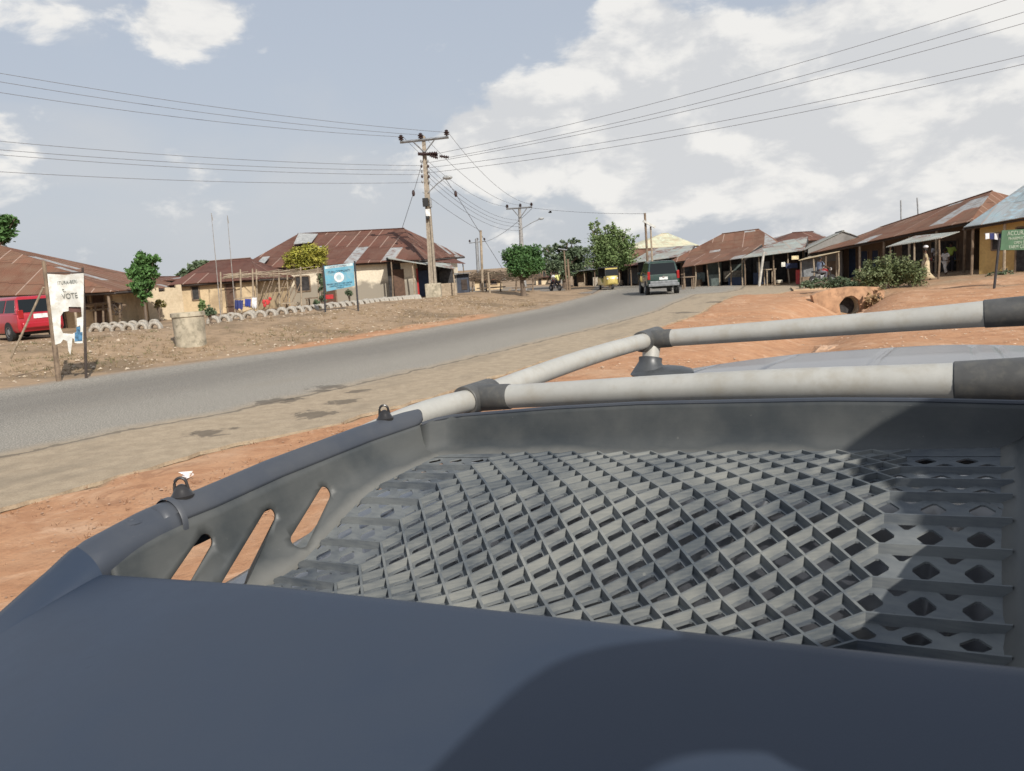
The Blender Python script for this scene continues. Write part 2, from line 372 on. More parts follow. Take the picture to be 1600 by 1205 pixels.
at_ = gr.data.attributes.new('soil', 'FLOAT', 'POINT'); at_.data.foreach_set('value', soil.reshape(-1).astype(np.float32))

def resample(poly, nst):
    P = [Vector(p) for p in poly]; ln = [0]
    for a_, b_ in zip(P[:-1], P[1:]): ln.append(ln[-1] + (b_ - a_).length)
    o = []
    for i in range(nst):
        s_ = ln[-1] * i / (nst - 1); k = max(j for j in range(len(P)) if ln[j] <= s_ + 1e-6); k = min(k, len(P) - 2)
        o.append(P[k].lerp(P[k + 1], (s_ - ln[k]) / (ln[k + 1] - ln[k])))
    return o
def ribbon(name, A, B, nst, ncr, z, mat, ja=.1, jb=.1, seed=0, crown=0.0, edge=.05):
    A = resample(A, nst); B = resample(B, nst); vs, uv, fs = [], [], []; v_ = 0
    for i in range(nst):
        a_, b_ = A[i].copy(), B[i].copy(); d_ = (b_ - a_).normalized()
        na = noise.fractal(Vector((i * .21, seed, 0)), 1, 2, 4) ; nb_ = noise.fractal(Vector((i * .21, seed + 9, 0)), 1, 2, 4)
        a_ += d_ * na * ja; b_ += d_ * nb_ * jb
        if i: v_ += ((A[i] - A[i - 1]).length + (B[i] - B[i - 1]).length) / 2
        for j in range(ncr + 1):
            u = j / ncr; q = a_.lerp(b_, u); q.z = z + crown * (1 - (2 * u - 1) ** 2); vs.append(q); uv.append((u, v_))
        # skirt: the broken edge goes down to the soil
    for i in range(nst - 1):
        for j in range(ncr): k = i * (ncr + 1) + j; fs.append((k, k + 1, k + ncr + 2, k + ncr + 1))
    base_ = len(vs)
    for j, jj in ((0, 0), (ncr, 1)):
        st_ = len(vs)
        for i in range(nst): q = Vector(vs[i * (ncr + 1) + j]); q.z -= edge; vs.append(q); uv.append((u, 0))
        for i in range(nst - 1):
            k = i * (ncr + 1) + j; f_ = (k, k + ncr + 1, st_ + i + 1, st_ + i); fs.append(f_ if j == 0 else f_[::-1])
    return tag(mk(name, vs, fs, mat, None, uv), kind='structure')
n = NT('asphalt'); uv = n.n('ShaderNodeUVMap').outputs[0]; sp = n.n('ShaderNodeSeparateXYZ'); n.l(uv, sp.inputs[0]); u, v = sp.outputs[0], sp.outputs[1]; p = n.pos()
g1 = n.noise(p, 38, 4, .75); g2 = n.noise(p, .5, 7, .6); g3 = n.noise(p, 4, 6, .6)
st = n.n('ShaderNodeMapping'); n.l(uv, st.inputs[0]); st.inputs['Scale'].default_value = (14, .22, 1); sk = n.noise(st.outputs[0], 1, 6, .62)
uu = n.math('ADD', u, n.math('MULTIPLY', n.math('SUBTRACT', g2, .5), .07))
asp = n.mix(n.step(g1, .35, .7), (.12, .11, .095), (.50, .46, .39))
band = n.math('MULTIPLY', n.step(uu, .08, .26), n.math('SUBTRACT', 1.0, n.step(uu, .36, .66)))
asp = n.mix(n.math('MULTIPLY', band, n.math('ADD', n.math('MULTIPLY', sk, .7), .25)), asp, n.mix(n.step(g1, .4, .75), (.085, .08, .072), (.34, .305, .26)))
asp = n.mix(n.math('MULTIPLY', n.step(sk, .5, .75), .45), asp, (.25, .22, .18))
sh = n.mix(n.step(g3, .3, .7), (.42, .335, .235), (.33, .26, .18)); sh = n.mix(n.math('MULTIPLY', n.step(g1, .45, .7), .55), sh, (.17, .14, .10))
sh = n.mix(n.math('MULTIPLY', n.step(sk, .48, .7), .5), sh, (.2, .165, .12))
edge = n.math('ADD', .765, n.math('MULTIPLY', n.math('SUBTRACT', g2, .5), .1))
fac = n.step(n.math('SUBTRACT', u, edge), -.035, .05)
col = n.mix(fac, asp, sh)
crack = n.math('MULTIPLY', n.math('LESS_THAN', n.math('ABSOLUTE', n.math('SUBTRACT', n.math('ADD', u, n.math('MULTIPLY', n.math('SUBTRACT', g3, .5), .03)), .79)), .005), .6)
col = n.mix(crack, col, (.09, .075, .055))
col = n.mix(n.math('MULTIPLY', n.math('SUBTRACT', 1.0, n.step(uu, 0.0, .07)), .8), col, (.3, .22, .15))
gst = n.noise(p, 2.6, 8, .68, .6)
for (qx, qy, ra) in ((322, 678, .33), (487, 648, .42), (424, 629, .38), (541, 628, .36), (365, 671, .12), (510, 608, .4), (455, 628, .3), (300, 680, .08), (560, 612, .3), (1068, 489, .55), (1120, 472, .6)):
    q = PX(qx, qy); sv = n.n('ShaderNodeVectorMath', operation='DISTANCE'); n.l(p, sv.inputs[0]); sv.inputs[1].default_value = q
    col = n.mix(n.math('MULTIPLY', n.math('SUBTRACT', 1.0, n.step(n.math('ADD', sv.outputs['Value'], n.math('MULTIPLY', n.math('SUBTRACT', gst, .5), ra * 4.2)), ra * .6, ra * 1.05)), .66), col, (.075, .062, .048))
nb = n.bump(g1, .55, .012); nb = n.bump(g3, .3, .02, nb); ROADM = n.fin(col, .85, 0, nb, .3)
ribbon('road', Lp, Rp, 420, 24, 0.0, ROADM, .16, .16, 2, .03)
n = NT('dusty_asphalt'); p = n.pos(); a = n.noise(p, .25, 7, .6); b = n.noise(p, 8, 5, .7)
DASP = n.fin(n.mix(n.step(a, .4, .65), (.2, .175, .15), n.mix(n.step(b, .3, .7), (.30, .24, .17), (.24, .19, .13))), .9, 0, n.bump(b, .3, .01))
ribbon('side_road', [PX(700, 462.5), PX(770, 459.5), PX(850, 458.5), PX(926, 459)], [PX(640, 449), PX(790, 449), PX(850, 448), PX(946, 446.5)], 60, 6, .02, DASP, .3, .3, 5)
ribbon('side_road', [PX(1240, 455.5), PX(1330, 449.5), PX(1420, 445), PX(1500, 439)], [PX(1235, 451), PX(1330, 446), PX(1420, 441), PX(1500, 434)], 50, 4, .08, simple('packed_sand', (.42, .3, .19), .95, scale=1.5), .2, .2, 8, edge=.4)

# loose stones, litter and dry grass
def scatter(name, npts, region, kind, mats, seed, smin, smax, label):
    rnd = random.Random(seed); mb = MB(); k = 0; tries = 0; xs_, ys_ = [], []
    while k < npts and tries < npts * 12:
        tries += 1; q = region(rnd)
        if q is None: continue
        xs_.append(q[0]); ys_.append(q[1]); k += 1
    zs = gz(np.array(xs_), np.array(ys_))
    for x, y, z in zip(xs_, ys_, zs):
        s_ = rnd.uniform(smin, smax) * (1 + .9 * (rnd.random() ** 6))
        if kind == 'stone':
            vs = [Vector((rnd.uniform(.6, 1) * s_ * math.cos(a_ * 1.256 + rnd.random()), rnd.uniform(.6, 1) * s_ * math.sin(a_ * 1.256), rnd.uniform(-.1, .25) * s_)) + Vector((x, y, z + .01)) for a_ in range(5)]
            vs.append(Vector((x + rnd.uniform(-.3, .3) * s_, y, z + s_ * rnd.uniform(.4, .8)))); mb.add(vs, [(0, 1, 5), (1, 2, 5), (2, 3, 5), (3, 4, 5), (4, 0, 5)])
        else:
            for _ in range(rnd.randint(4, 9)):
                a_ = rnd.random() * 6.28; r_ = rnd.uniform(.3, 1) * s_; w = s_ * .05; b_ = Vector((x + rnd.uniform(-.5, .5) * s_, y + rnd.uniform(-.5, .5) * s_, z - .01)); t_ = b_ + Vector((math.cos(a_) * r_ * .8, math.sin(a_) * r_ * .8, s_ * rnd.uniform(.15, .8)))
                mb.add([b_ + Vector((w, 0, 0)), b_ - Vector((w, 0, 0)), t_], [(0, 1, 2)])
    o = mb.build(name, mats); return tag(o, label, kind='stuff')
def reg_band(x0, x1, y0, y1, side, lo, hi):
    def f(r):
        x, y = r.uniform(x0, x1), y0 + (y1 - y0) * r.random() ** 1.5
        d_ = float(sdist(Lp if side == 'L' else Rp, np.array([x]), np.array([y]))[0]); d_ = d_ if side == 'L' else -d_
        return (x, y) if lo < d_ < hi else None
    return f
scatter('gravel', 4200, reg_band(-9, 6, 3, 20, 'R', .05, 4.5), 'stone', simple('pebble', (.42, .27, .18), .9, var=.5, scale=30), 1, .008, .022, 'loose pebbles on the orange verge')
scatter('gravel', 3600, reg_band(0, 26, 14, 38, 'R', .3, 16), 'stone', simple('pebble2', (.5, .36, .25), .9, var=.5, scale=30), 2, .012, .04, 'loose stones on the orange ground to the right')
scatter('gravel', 2600, reg_band(-26, 6, 18, 50, 'L', .3, 9), 'stone', simple('pebble3', (.55, .45, .34), .9, var=.5, scale=30), 3, .015, .06, 'pale stones and litter on the far verge')
scatter('dry_grass', 4200, reg_band(-26, 4, 19, 50, 'L', .9, 7.5), 'grass', simple('straw', (.26, .19, .11), .9, var=.5, scale=5, bump=0), 4, .05, .17, 'dry grass and straw on the far verge')
scatter('dry_grass', 700, reg_band(-20, -3, 19, 32, 'L', 2, 7.5), 'grass', simple('dull_green_weed', (.13, .13, .055), .9, var=.4, scale=5, bump=0), 5, .06, .16, 'dull green weeds among the dry grass')
scatter('dead_leaves', 700, reg_band(-9, 4, 4, 16, 'R', .05, 3), 'grass', simple('dead_leaf', (.2, .1, .05), .9, var=.5, scale=5, bump=0), 6, .03, .07, 'twigs and dead leaves on the orange verge')
# ------------------------------------------------------------------ the parked car with its rack, seen at arm's length
def plastic(name, c, dust, amt, rough=.42, uvd=False, stk=1.1):
    n = NT(name); p = n.pos(); a = n.noise(p, 4.5, 8, .6); b = n.noise(p, 60, 4, .6); g = n.noise(p, 700, 2, .5)
    f = n.math('MULTIPLY', n.step(a, .32, .68), amt)
    if uvd:
        sp = n.n('ShaderNodeSeparateXYZ'); n.l(n.n('ShaderNodeUVMap').outputs[0], sp.inputs[0])
        lowf = n.math('SUBTRACT', 1.0, n.step(n.math('ADD', sp.outputs[1], n.math('MULTIPLY', n.math('SUBTRACT', a, .5), .35)), .0, .28)); f = n.math('MAXIMUM', f, n.math('MULTIPLY', lowf, .85))
    mpp = n.n('ShaderNodeMapping'); n.l(p, mpp.inputs[0]); mpp.inputs['Scale'].default_value = (2.2, 2.2, 30); st = n.noise(mpp.outputs[0], 9, 5, .6)
    f = n.math('ADD', f, n.math('MULTIPLY', n.math('SUBTRACT', st, .5), stk * amt), clamp=True)
    vw = n.n('ShaderNodeTexVoronoi'); n.l(p, vw.inputs['Vector']); vw.inputs['Scale'].default_value = 12
    sc = n.math('MULTIPLY', n.math('LESS_THAN', n.math('ADD', vw.outputs['Distance'], n.math('MULTIPLY', b, .05)), .058), .55)
    f = n.math('MAXIMUM', f, sc)
    ms = n.n('ShaderNodeMapping'); n.l(p, ms.inputs[0]); ms.inputs['Rotation'].default_value = (.3, .5, .7); ms.inputs['Scale'].default_value = (14, 160, 160); scr = n.noise(ms.outputs[0], 1, 2, .5)
    f = n.math('MAXIMUM', f, n.math('MULTIPLY', n.step(scr, .735, .76), .45))
    col = n.mix(f, c, dust)
    return n.fin(col, n.math('ADD', n.math('MULTIPLY', f, .4), rough), 0, n.bump(n.math('ADD', g, n.math('MULTIPLY', b, .6)), .12, .001), .5)
PL = plastic('grey_black_plastic', (.042, .050, .066), (.10, .10, .10), .35, .38, False, .3); PLW = plastic('wall_plastic', (.036, .042, .045), (.16, .158, .145), .35, .42, True, .25)
PLD = plastic('dusty_plastic', (.065, .078, .09), (.225, .23, .215), .9, .55); PLF = plastic('dusty_floor_plastic', (.058, .070, .086), (.19, .20, .195), .8, .55)
SLEEVE = simple('grey_sleeve', (.075, .075, .073), .5, 0, .15, 20, .05, dirt=(.12, .115, .1)); TUBE = simple('matt_silver', (.47, .46, .42), .42, .15, .06, 8, .04, dirt=(.40, .37, .31))
PAINT = NT('metallic_grey_paint'); p = PAINT.pos(); q = PAINT.noise(p, 900, 2, .5); dn = PAINT.noise(p, 3, 7, .6)
PAINT.b.inputs['Coat Weight'].default_value = 1.0; PAINT.b.inputs['Coat Roughness'].default_value = .2
PAINT = PAINT.fin(PAINT.mix(PAINT.math('MULTIPLY', dn, .8), (.05, .055, .075), (.10, .10, .10)), .36, .35, None, .5)
SUV = empty('parked_suv', W(2.2, -.62, 2.16), 'grey suv with silver roof rails in the close foreground under the plastic basket', 'suv')
BSK = empty('roof_basket', W(1.2, -.62, .45), 'dark grey plastic roof basket with a diamond lattice floor in the foreground', 'roof basket')
def interp(x, xs, ys): return float(np.interp(x, xs, ys))
P0 = .0637; S0 = 1.4446
# level of the lattice tops found row by row
HS = [.80, .872, .935, .999, 1.059, 1.123, 1.186, 1.248, 1.305, 1.379, 1.445, 1.509, 1.56, 1.66]
HT = [.466, .464, .462, .459, .450, .426, .400, .376, .3585, .353, .349, .3485, .3480, .346]
def htop(s): return interp(s, HS, HT)
def hflo(s): return htop(s) + interp(s, [.8, .9, 1.0, 1.06, 1.3, 1.45, 1.53, 1.7], [.006, .009, .011, .0122, .0122, .010, .006, .0045])
def sk(s): return -.0135 * (1.445 - s) / .446
def tl(k): return -1.0285 + .0622 * k
def wp(s, t, h): return W(s, t + sk(s), h)
# lattice fins
fins = MB()
def fin_seg(a, b, ha, hb, top=.0046, bot=.0068, hh=None):
    (s0, t0), (s1, t1) = a, b; d = Vector((s1 - s0, t1 - t0)).normalized(); nx, ny = -d.y, d.x
    vs = []
    for (s_, t_, h_) in ((s0, t0, ha), (s1, t1, hb)):
        fl = hflo(s_) + .003; vs += [wp(s_ + nx * top / 2, t_ + ny * top / 2, h_), wp(s_ - nx * top / 2, t_ - ny * top / 2, h_), wp(s_ - nx * bot / 2, t_ - ny * bot / 2, fl), wp(s_ + nx * bot / 2, t_ + ny * bot / 2, fl)]
    fins.add(vs, [(0, 4, 5, 1), (1, 5, 6, 2), (3, 7, 4, 0), (0, 1, 2, 3), (4, 7, 6, 5)])
NC = 14; ILO, IHI = -2, 9
for i in range(ILO, IHI + 1):
    s_ = S0 - P0 * i
    for k in range(NC + 1):
        t_ = tl(k)
        for ds in (-.5, .5):
            for dk in (-.5, .5):
                if not (0 <= k + dk <= NC): continue
                s2 = s_ + ds * P0; 
                if s2 > 1.575 or s_ > 1.575: continue
                fin_seg((s_, t_), (s2, tl(k + dk)), htop(s_), htop(s2))
fo = fins.build('lattice_fin', PLD, BSK, world=True)
for i in range(0, IHI + 1):      # straight ribs either side of the lattice
    s_ = S0 - P0 * i
    L = MB(); t0, t1 = tl(0), -1.232 + (.02 if i % 2 else 0) ; n_ = 10
    for side, (ta, tb) in enumerate(((tl(0), -1.20), (tl(NC), .004))):
        mb = MB(); vs = []; m = 12
        for j in range(m + 1):
            f = j / m; t_ = ta + (tb - ta) * f; ht = htop(s_) + (sstep(.88, 1, f) * .022 if side == 0 else 0)
            for (dx, hh) in ((.0022, ht), (-.0022, ht), (-.005, hflo(s_) + .003), (.005, hflo(s_) + .003)): vs.append(wp(s_ + dx, t_, hh))
        fs = [(4 * j + a_, 4 * j + (a_ + 1) % 4, 4 * j + 4 + (a_ + 1) % 4, 4 * j + 4 + a_) for j in range(m) for a_ in range(4)] + [(3, 2, 1, 0), (4 * m, 4 * m + 1, 4 * m + 2, 4 * m + 3)]
        mb.add(vs, fs); mb.build('rib', PLF, BSK, world=True)
# tray floor with its diamond holes
flo = MB()
def cell(sc_, kc, hole):
    # centre row position, column (may be half)
    ds, dk = P0 / 2, .5
    def pt(a, b): return (sc_ + a * ds, kc + b * dk)
    outer = [pt(1, 0), pt(.5, .5), pt(0, 1), pt(-.5, .5), pt(-1, 0), pt(-.5, -.5), pt(0, -1), pt(.5, -.5)]
    def clampk(k): return min(max(k, -3.55), 16.7)
    def vv(q): return wp(q[0], tl(clampk(q[1])), hflo(q[0]))
    if not hole or kc < -3.0 or kc > 16.2:
        return flo.add([vv(q) for q in outer], [tuple(range(7, -1, -1))])
    inn = [pt(a * hole, b * hole) for a, b in ((.86, .14), (.14, .86), (-.14, .86), (-.86, .14), (-.86, -.14), (-.14, -.86), (.14, -.86), (.86, -.14))]
    # outer ring of eight matched to the inner ring of eight
    out8 = [pt(1, 0), pt(0, 1), pt(0, 1), pt(-1, 0), pt(-1, 0), pt(0, -1), pt(0, -1), pt(1, 0)]
    vs = [vv(pt(1, 0)), vv(pt(0, 1)), vv(pt(-1, 0)), vv(pt(0, -1))] + [vv(q) for q in inn]
    o_ = [0, 1, 1, 2, 2, 3, 3, 0]; fs = []
    for j in range(8):
        a_, b_ = 4 + j, 4 + (j + 1) % 8; p_, q_ = o_[j], o_[(j + 1) % 8]
        if p_ == q_: fs.append((p_, a_, b_))
        else: fs.append((p_, a_, b_, q_))
    k0 = len(vs)
    for q in inn: vs.append(wp(q[0], tl(clampk(q[1])), hflo(q[0]) + .003))      # the hole has a lip downwards
    for j in range(8): fs.append((4 + j, k0 + j, k0 + (j + 1) % 8, 4 + (j + 1) % 8))
    flo.add(vs, fs)
for i in range(-3, 11):
    for half in (0, 1):
        s_ = S0 - P0 * (i + .5 * half)
        for k in range(-5, 19):
            kc = k + (.5 if half == 0 else 0)
            if kc < -3.6 or kc > 16.8: continue
            hole = .64 if 0 < kc < NC else (.64 if kc < 0 else .62)
            if s_ > 1.53 or s_ < .80: hole = 0
            if kc == 0: hole = .5
            cell(s_, kc, hole)
fl_ = flo.build('tray_floor', PLF, BSK, world=True)
# sheet with slots: triangulated in (u,v) and bent into place
def sheet(name, u0, u1, v0, v1, fn, mat, parent, holes=(), du=.03, thick=.005, nv=8):
    pts = []; edges = []; faces = []
    def ring(r):
        k = len(pts); pts.extend(Vector(q) for q in r); edges.extend((k + i, k + (i + 1) % len(r)) for i in range(len(r)))
    nu = int((u1 - u0) / du)
    ring([(u0 + (u1 - u0) * i / nu, v0) for i in range(nu)] + [(u1, v0 + (v1 - v0) * i / nv) for i in range(nv)] + [(u1 - (u1 - u0) * i / nu, v1) for i in range(nu)] + [(u0, v1 - (v1 - v0) * i / nv) for i in range(nv)])
    def inpill(q, h, pad=0):
        a_, b_, r = Vector(h[0]), Vector(h[1]), h[2]; d_ = b_ - a_; t_ = min(1, max(0, (q - a_).dot(d_) / d_.length_squared)); e = q - a_ - d_ * t_; e.y *= h[3] if len(h) > 3 else 1; return e.length < r + pad
    for i in range(1, nu):
        for j in range(1, nv):
            q = Vector((u0 + (u1 - u0) * i / nu, v0 + (v1 - v0) * j / nv))
            if not any(inpill(q, h, .008) for h in holes): pts.append(q)
    for h in holes:
        a_, b_, r = Vector(h[0]), Vector(h[1]), h[2]; d_ = (b_ - a_).normalized(); ang = math.atan2(d_.y, d_.x); rr = []
        for i in range(13): t_ = ang - math.pi / 2 + math.pi * i / 12; rr.append(b_ + Vector((math.cos(t_), math.sin(t_))) * r)
        for i in range(13): t_ = ang + math.pi / 2 + math.pi * i / 12; rr.append(a_ + Vector((math.cos(t_), math.sin(t_))) * r)
        ring(rr)
    V_, _, F_, _, _, _ = delaunay_2d_cdt(pts, edges, [], 1, 1e-6)
    F2 = []
    for f in F_:
        c_ = sum((V_[i] for i in f), Vector((0, 0))) / len(f)
        if any(inpill(c_, h, -.0006) for h in holes): continue
        F2.append(tuple(f))
    mb = MB(); mb.v = [fn(q.x, q.y) for q in V_]; mb.f = F2; mb.uv = {i: ((q.x - u0), (q.y - v0) / (v1 - v0)) for i, q in enumerate(V_)}
    o = mb.build(name, mat, parent, smooth=True, world=True)
    if thick: so_ = o.modifiers.new('thick', 'SOLIDIFY'); so_.thickness = thick; so_.offset = 0
    return o
RS = [.42, .50, .567, .64, .721, .823, .882, .945, 1.113, 1.39, 1.571, 1.66]
RH = [.66, .46, .376, .342, .305, .286, .280, .277, .261, .246, .243, .246]
def hrim(s): return interp(s, RS, RH)
RR = .036
def lw(s, v):     # left wall inner sheet, v 0 at the floor, 1 under the rim
    f, r = hflo(s) + .004, hrim(s) + RR; h = f + (r - f) * v
    t_ = -1.245 - .0225 * v + .045 * (1 - v) ** 6
    return W(s, t_, h)
def hv(s, h): f, r = hflo(s) + .004, hrim(s) + RR; return (h - f) / (r - f)
def slot(a, b, r): return ((a[0], 0), (b[0], 0), r)
def side_sheet():
    f = lambda q: hflo(q) + .004
    top = lambda q: hrim(q) + RR
    ss0, ss1, ns, nv = .725, 1.60, 56, 10; pts, edges = [], []
    def ring(r_):
        k = len(pts); pts.extend(Vector(q) for q in r_); edges.extend((k + i, k + (i + 1) % len(r_)) for i in range(len(r_)))
    S_ = [ss0 + (ss1 - ss0) * i / ns for i in range(ns + 1)]
    lerp = lambda q, v: f(q) + (top(q) - f(q)) * v
    ring([(q, f(q)) for q in S_[:-1]] + [(ss1, lerp(ss1, j / nv)) for j in range(nv)] + [(q, top(q)) for q in S_[:0:-1]] + [(ss0, lerp(ss0, 1 - j / nv)) for j in range(nv)])
    holes = [((1.057, .362), (.905, .462), .0150), ((.905, .366), (.79, .442), .0150), ((1.208, .356), (1.098, .4255), .0140)]
    def d_(q, h):
        a_, b_ = Vector(h[0]), Vector(h[1]); e = b_ - a_; t_ = min(1, max(0, (q - a_).dot(e) / e.length_squared)); return (q - a_ - e * t_).length
    for q in S_[1:-1]:
        for j in range(1, nv):
            p_ = Vector((q, lerp(q, j / nv)))
            if not any(d_(p_, h) < h[2] + .006 for h in holes): pts.append(p_)
    for h in holes:
        a_, b_ = Vector(h[0]), Vector(h[1]); d = (b_ - a_).normalized(); an = math.atan2(d.y, d.x); n_ = 14
        rr = [b_ + Vector((math.cos(an - math.pi / 2 + math.pi * i / n_), math.sin(an - math.pi / 2 + math.pi * i / n_))) * h[2] for i in range(n_ + 1)]
        rr += [a_ + (b_ - a_) * 0 + Vector((math.cos(an + math.pi / 2 + math.pi * i / n_), math.sin(an + math.pi / 2 + math.pi * i / n_))) * h[2] for i in range(n_ + 1)]; ring(rr)
    V_, _, F_, _, _, _ = delaunay_2d_cdt(pts, edges, [], 1, 1e-6)
    mb = MB(); F2 = []
    for q in F_:
        c_ = sum((V_[i] for i in q), Vector((0, 0))) / len(q)
        if any(d_(c_, h) < h[2] for h in holes): continue
        F2.append(tuple(q))
    mb.v = [lw(q.x, (f(q.x) - q.y) / (f(q.x) - top(q.x))) for q in V_]; mb.f = F2; mb.uv = {i: (q.x, (f(q.x) - q.y) / (f(q.x) - top(q.x))) for i, q in enumerate(V_)}
    o = mb.build('side_wall', PLW, BSK, smooth=True, world=True); m_ = o.modifiers.new('thick', 'SOLIDIFY'); m_.thickness = .005; m_.offset = 0
side_sheet()
# rolled rim of the left side
def rim(name, s0, s1, n_, t_c, rr, a0, a1, mat, extra=None):
    mb = MB(); vs = []; m = 18
    for i in range(n_ + 1):
        s_ = s0 + (s1 - s0) * i / n_; r_ = rr(s_) if callable(rr) else rr; tc_ = t_c(s_) if callable(t_c) else t_c; hc = hrim(s_) + r_
        for j in range(m + 1):
            a_ = R(a0 + (a1 - a0) * j / m); vs.append(W(s_, tc_ + r_ * math.cos(a_), hc - r_ * math.sin(a_)))
        vs.append(W(s_, tc_ - r_ * 1.05, hc + .075))
    q = m + 2; fs = [(i * q + j, (i + 1) * q + j, (i + 1) * q + j + 1, i * q + j + 1) for i in range(n_) for j in range(m + 1)]
    mb.add(vs, fs); o = mb.build(name, mat, BSK, smooth=True, world=True); sm = o.modifiers.new('thick', 'SOLIDIFY'); sm.thickness = .004; sm.offset = -1; return o
def rr_end(s): return RR * (1 - .0 * s) if s < 1.56 else RR * math.sqrt(max(.04, 1 - ((s - 1.56) / .065) ** 2))
rim('rim', .84, 1.62, 50, -1.303, rr_end, 0, 185, PL)
rim('corner_cap', .69, .872, 16, lambda s: -1.303 - .004, lambda s: RR + .007 + .006 * sstep(.80, .6, s), -62, 185, PL)
CS = [0, .1, .3, .5, .567, .62, .66, .70]; CH_ = [.49, .468, .43, .395, .376, .350, .332, .3105]
mb = MB(); vs = []; m_ = 14; nr = 46
for k in range(nr + 1):
    s_ = .702 - .70 * k / nr; hs = interp(s_, CS, CH_); he = .3535 + interp(.70 - s_, [0, .03, .08, .17, .3, .45, .6, .7], [.0004, .0035, .0125, .033, .066, .105, .15, .20])
    S_ = Vector((s_, -1.307, hs)); e_ = Vector((s_, -1.2495, he)); ct = Vector((s_, -1.258, hs + .35 * (he - hs) if he > hs else hs))
    row = [Vector((s_, -1.352, hs + .16)), Vector((s_, -1.352, hs + .05)), Vector((s_, -1.345, hs + .022)), Vector((s_, -1.330, hs + .006))]
    for j in range(m_ + 1): u_ = j / m_; row.append(S_ * (1 - u_) ** 2 + ct * 2 * u_ * (1 - u_) + e_ * u_ ** 2)
    vs += [W(*p_) for p_ in row]
w_ = m_ + 5; mb.add(vs, [(i * w_ + j, (i + 1) * w_ + j, (i + 1) * w_ + j + 1, i * w_ + j + 1) for i in range(nr) for j in range(w_ - 1)]); crn = mb.build('corner', PL, BSK, smooth=True, world=True)
# end ring where the corner cap grips the rim
mb = MB(); vs = []; n_ = 20
for (s_, e) in ((.868, .007), (.871, .0085), (.879, .0085), (.882, .003)):
    for j in range(n_ + 1):
        a_ = R(-66 + 250 * j / n_); r_ = RR + e; vs.append(W(s_, -1.305 + r_ * math.cos(a_), hrim(s_) + RR + .003 - r_ * math.sin(a_)))
mb.add(vs, [(i * (n_ + 1) + j, (i + 1) * (n_ + 1) + j, (i + 1) * (n_ + 1) + j + 1, i * (n_ + 1) + j + 1) for i in range(3) for j in range(n_)]); mb.build('end_ring', PL, BSK, smooth=True, world=True)
# ledge under the cap: the bright lip below the dark groove
mb = MB(); pts = [lw(s_, 0) for s_ in (1,)]; line = []
for i in range(16):
    s_ = .73 + .135 * i / 15; line.append(W(s_, -1.262 - .004, hrim(s_) + RR + interp(s_, [.6, .7, .8, .87], [.052, .050, .042, .036])))
mb.tube(line, .0035, 6); mb.build('lip', PL, BSK, smooth=True, world=True)
# bolt and tie loops on the rim
def loop(s_, sc_, white=False):
    mb = MB(); c_ = W(s_, -1.303, hrim(s_)); up_ = (W(0, 0, -1) - W(0, 0, 0)).normalized(); fd = (W(1, 0, 0) - W(0, 0, 0)).normalized(); rt = fd.cross(up_).normalized()
    M_ = Matrix((tuple(rt), tuple(fd), tuple(up_))).transposed().to_4x4()
    mb.lathe(c_ - up_ * .006, [(.024 * sc_, 0), (.025 * sc_, .006), (.021 * sc_, .010), (.017 * sc_, .016), (.012 * sc_, .023), (.004 * sc_, .027)], 18, M=M_)
    ringp = [c_ + up_ * (.026 + .011 * math.sin(a_)) * sc_ + (rt * .6 + fd * .8) * .0125 * sc_ * math.cos(a_) for a_ in [2 * math.pi * i / 20 for i in range(21)]]
    ringp = [c_ + up_ * .010 + (rt * .75 + fd * .66) * .0145 * sc_] + [c_ + up_ * (.024 + .014 * math.sin(a_)) * sc_ + (rt * .75 + fd * .66) * .0125 * sc_ * math.cos(a_) for a_ in [math.pi * i / 12 for i in range(13)]] + [c_ + up_ * .010 - (rt * .75 + fd * .66) * .0145 * sc_]
    mb.tube(ringp, .0034 * sc_, 8); o = mb.build('tie_loop', simple('loop_plastic', (.03, .028, .028), .3, bump=0), BSK, smooth=True, world=True); return o
loop(.905, .86); loop(1.49, .85)
mb = MB(); c_ = W(.80, -1.303, hrim(.80) + .002); up_ = (W(0, 0, -1) - W(0, 0, 0)).normalized(); fd = (W(1, 0, 0) - W(0, 0, 0)).normalized(); rt = fd.cross(up_).normalized(); M_ = Matrix((tuple(rt), tuple(fd), tuple(up_))).transposed().to_4x4()
mb.lathe(c_ - up_ * .010, [(.022, 0), (.023, .004), (.018, .008), (.016, .006), (.010, .006), (.009, .010), (.002, .011)], 18, M=M_); mb.build('bolt_cap', PL, BSK, smooth=True, world=True)
# front wall
FT = [-1.30, -1.24, -1.2, -.9, -.68, -.29, -.13, .03]; FB = [.350, .351, .352, .355, .3545, .358, .366, .380]; FTOP = [.290, .271, .267, .256, .253, .2605, .268, .279]
def fwall(t, v):
    b_ = interp(t, FT, FB) + .012; u_ = interp(t, FT, FTOP); h = b_ + (u_ - b_) * v; s_ = 1.60 + .018 * v - .05 * (1 - v) ** 8 - .05 * sstep(-1.18, -1.262, t) * (1 - .2 * v); return W(s_, t, h)
fw_ = sheet('front_wall', -1.268, .06, 0, 1, fwall, PLW, BSK, (), du=.03, thick=.008, nv=10)
mb = MB(); mb.tube([fwall(t_, 1.0) for t_ in np.linspace(-1.26, .05, 40)], .0055, 8); mb.build('front_edge', PL, BSK, smooth=True, world=True)
mb = MB(); vs = []
for i, t_ in enumerate(np.linspace(-1.25, .03, 30)):
    a_ = fwall(t_, .02); vs += [a_, wp(1.535, t_, hflo(1.535) - .001)]
mb.add(vs, [(2 * i, 2 * i + 2, 2 * i + 3, 2 * i + 1) for i in range(29)]); mb.build('front_fillet', PLF, BSK, smooth=True, world=True)
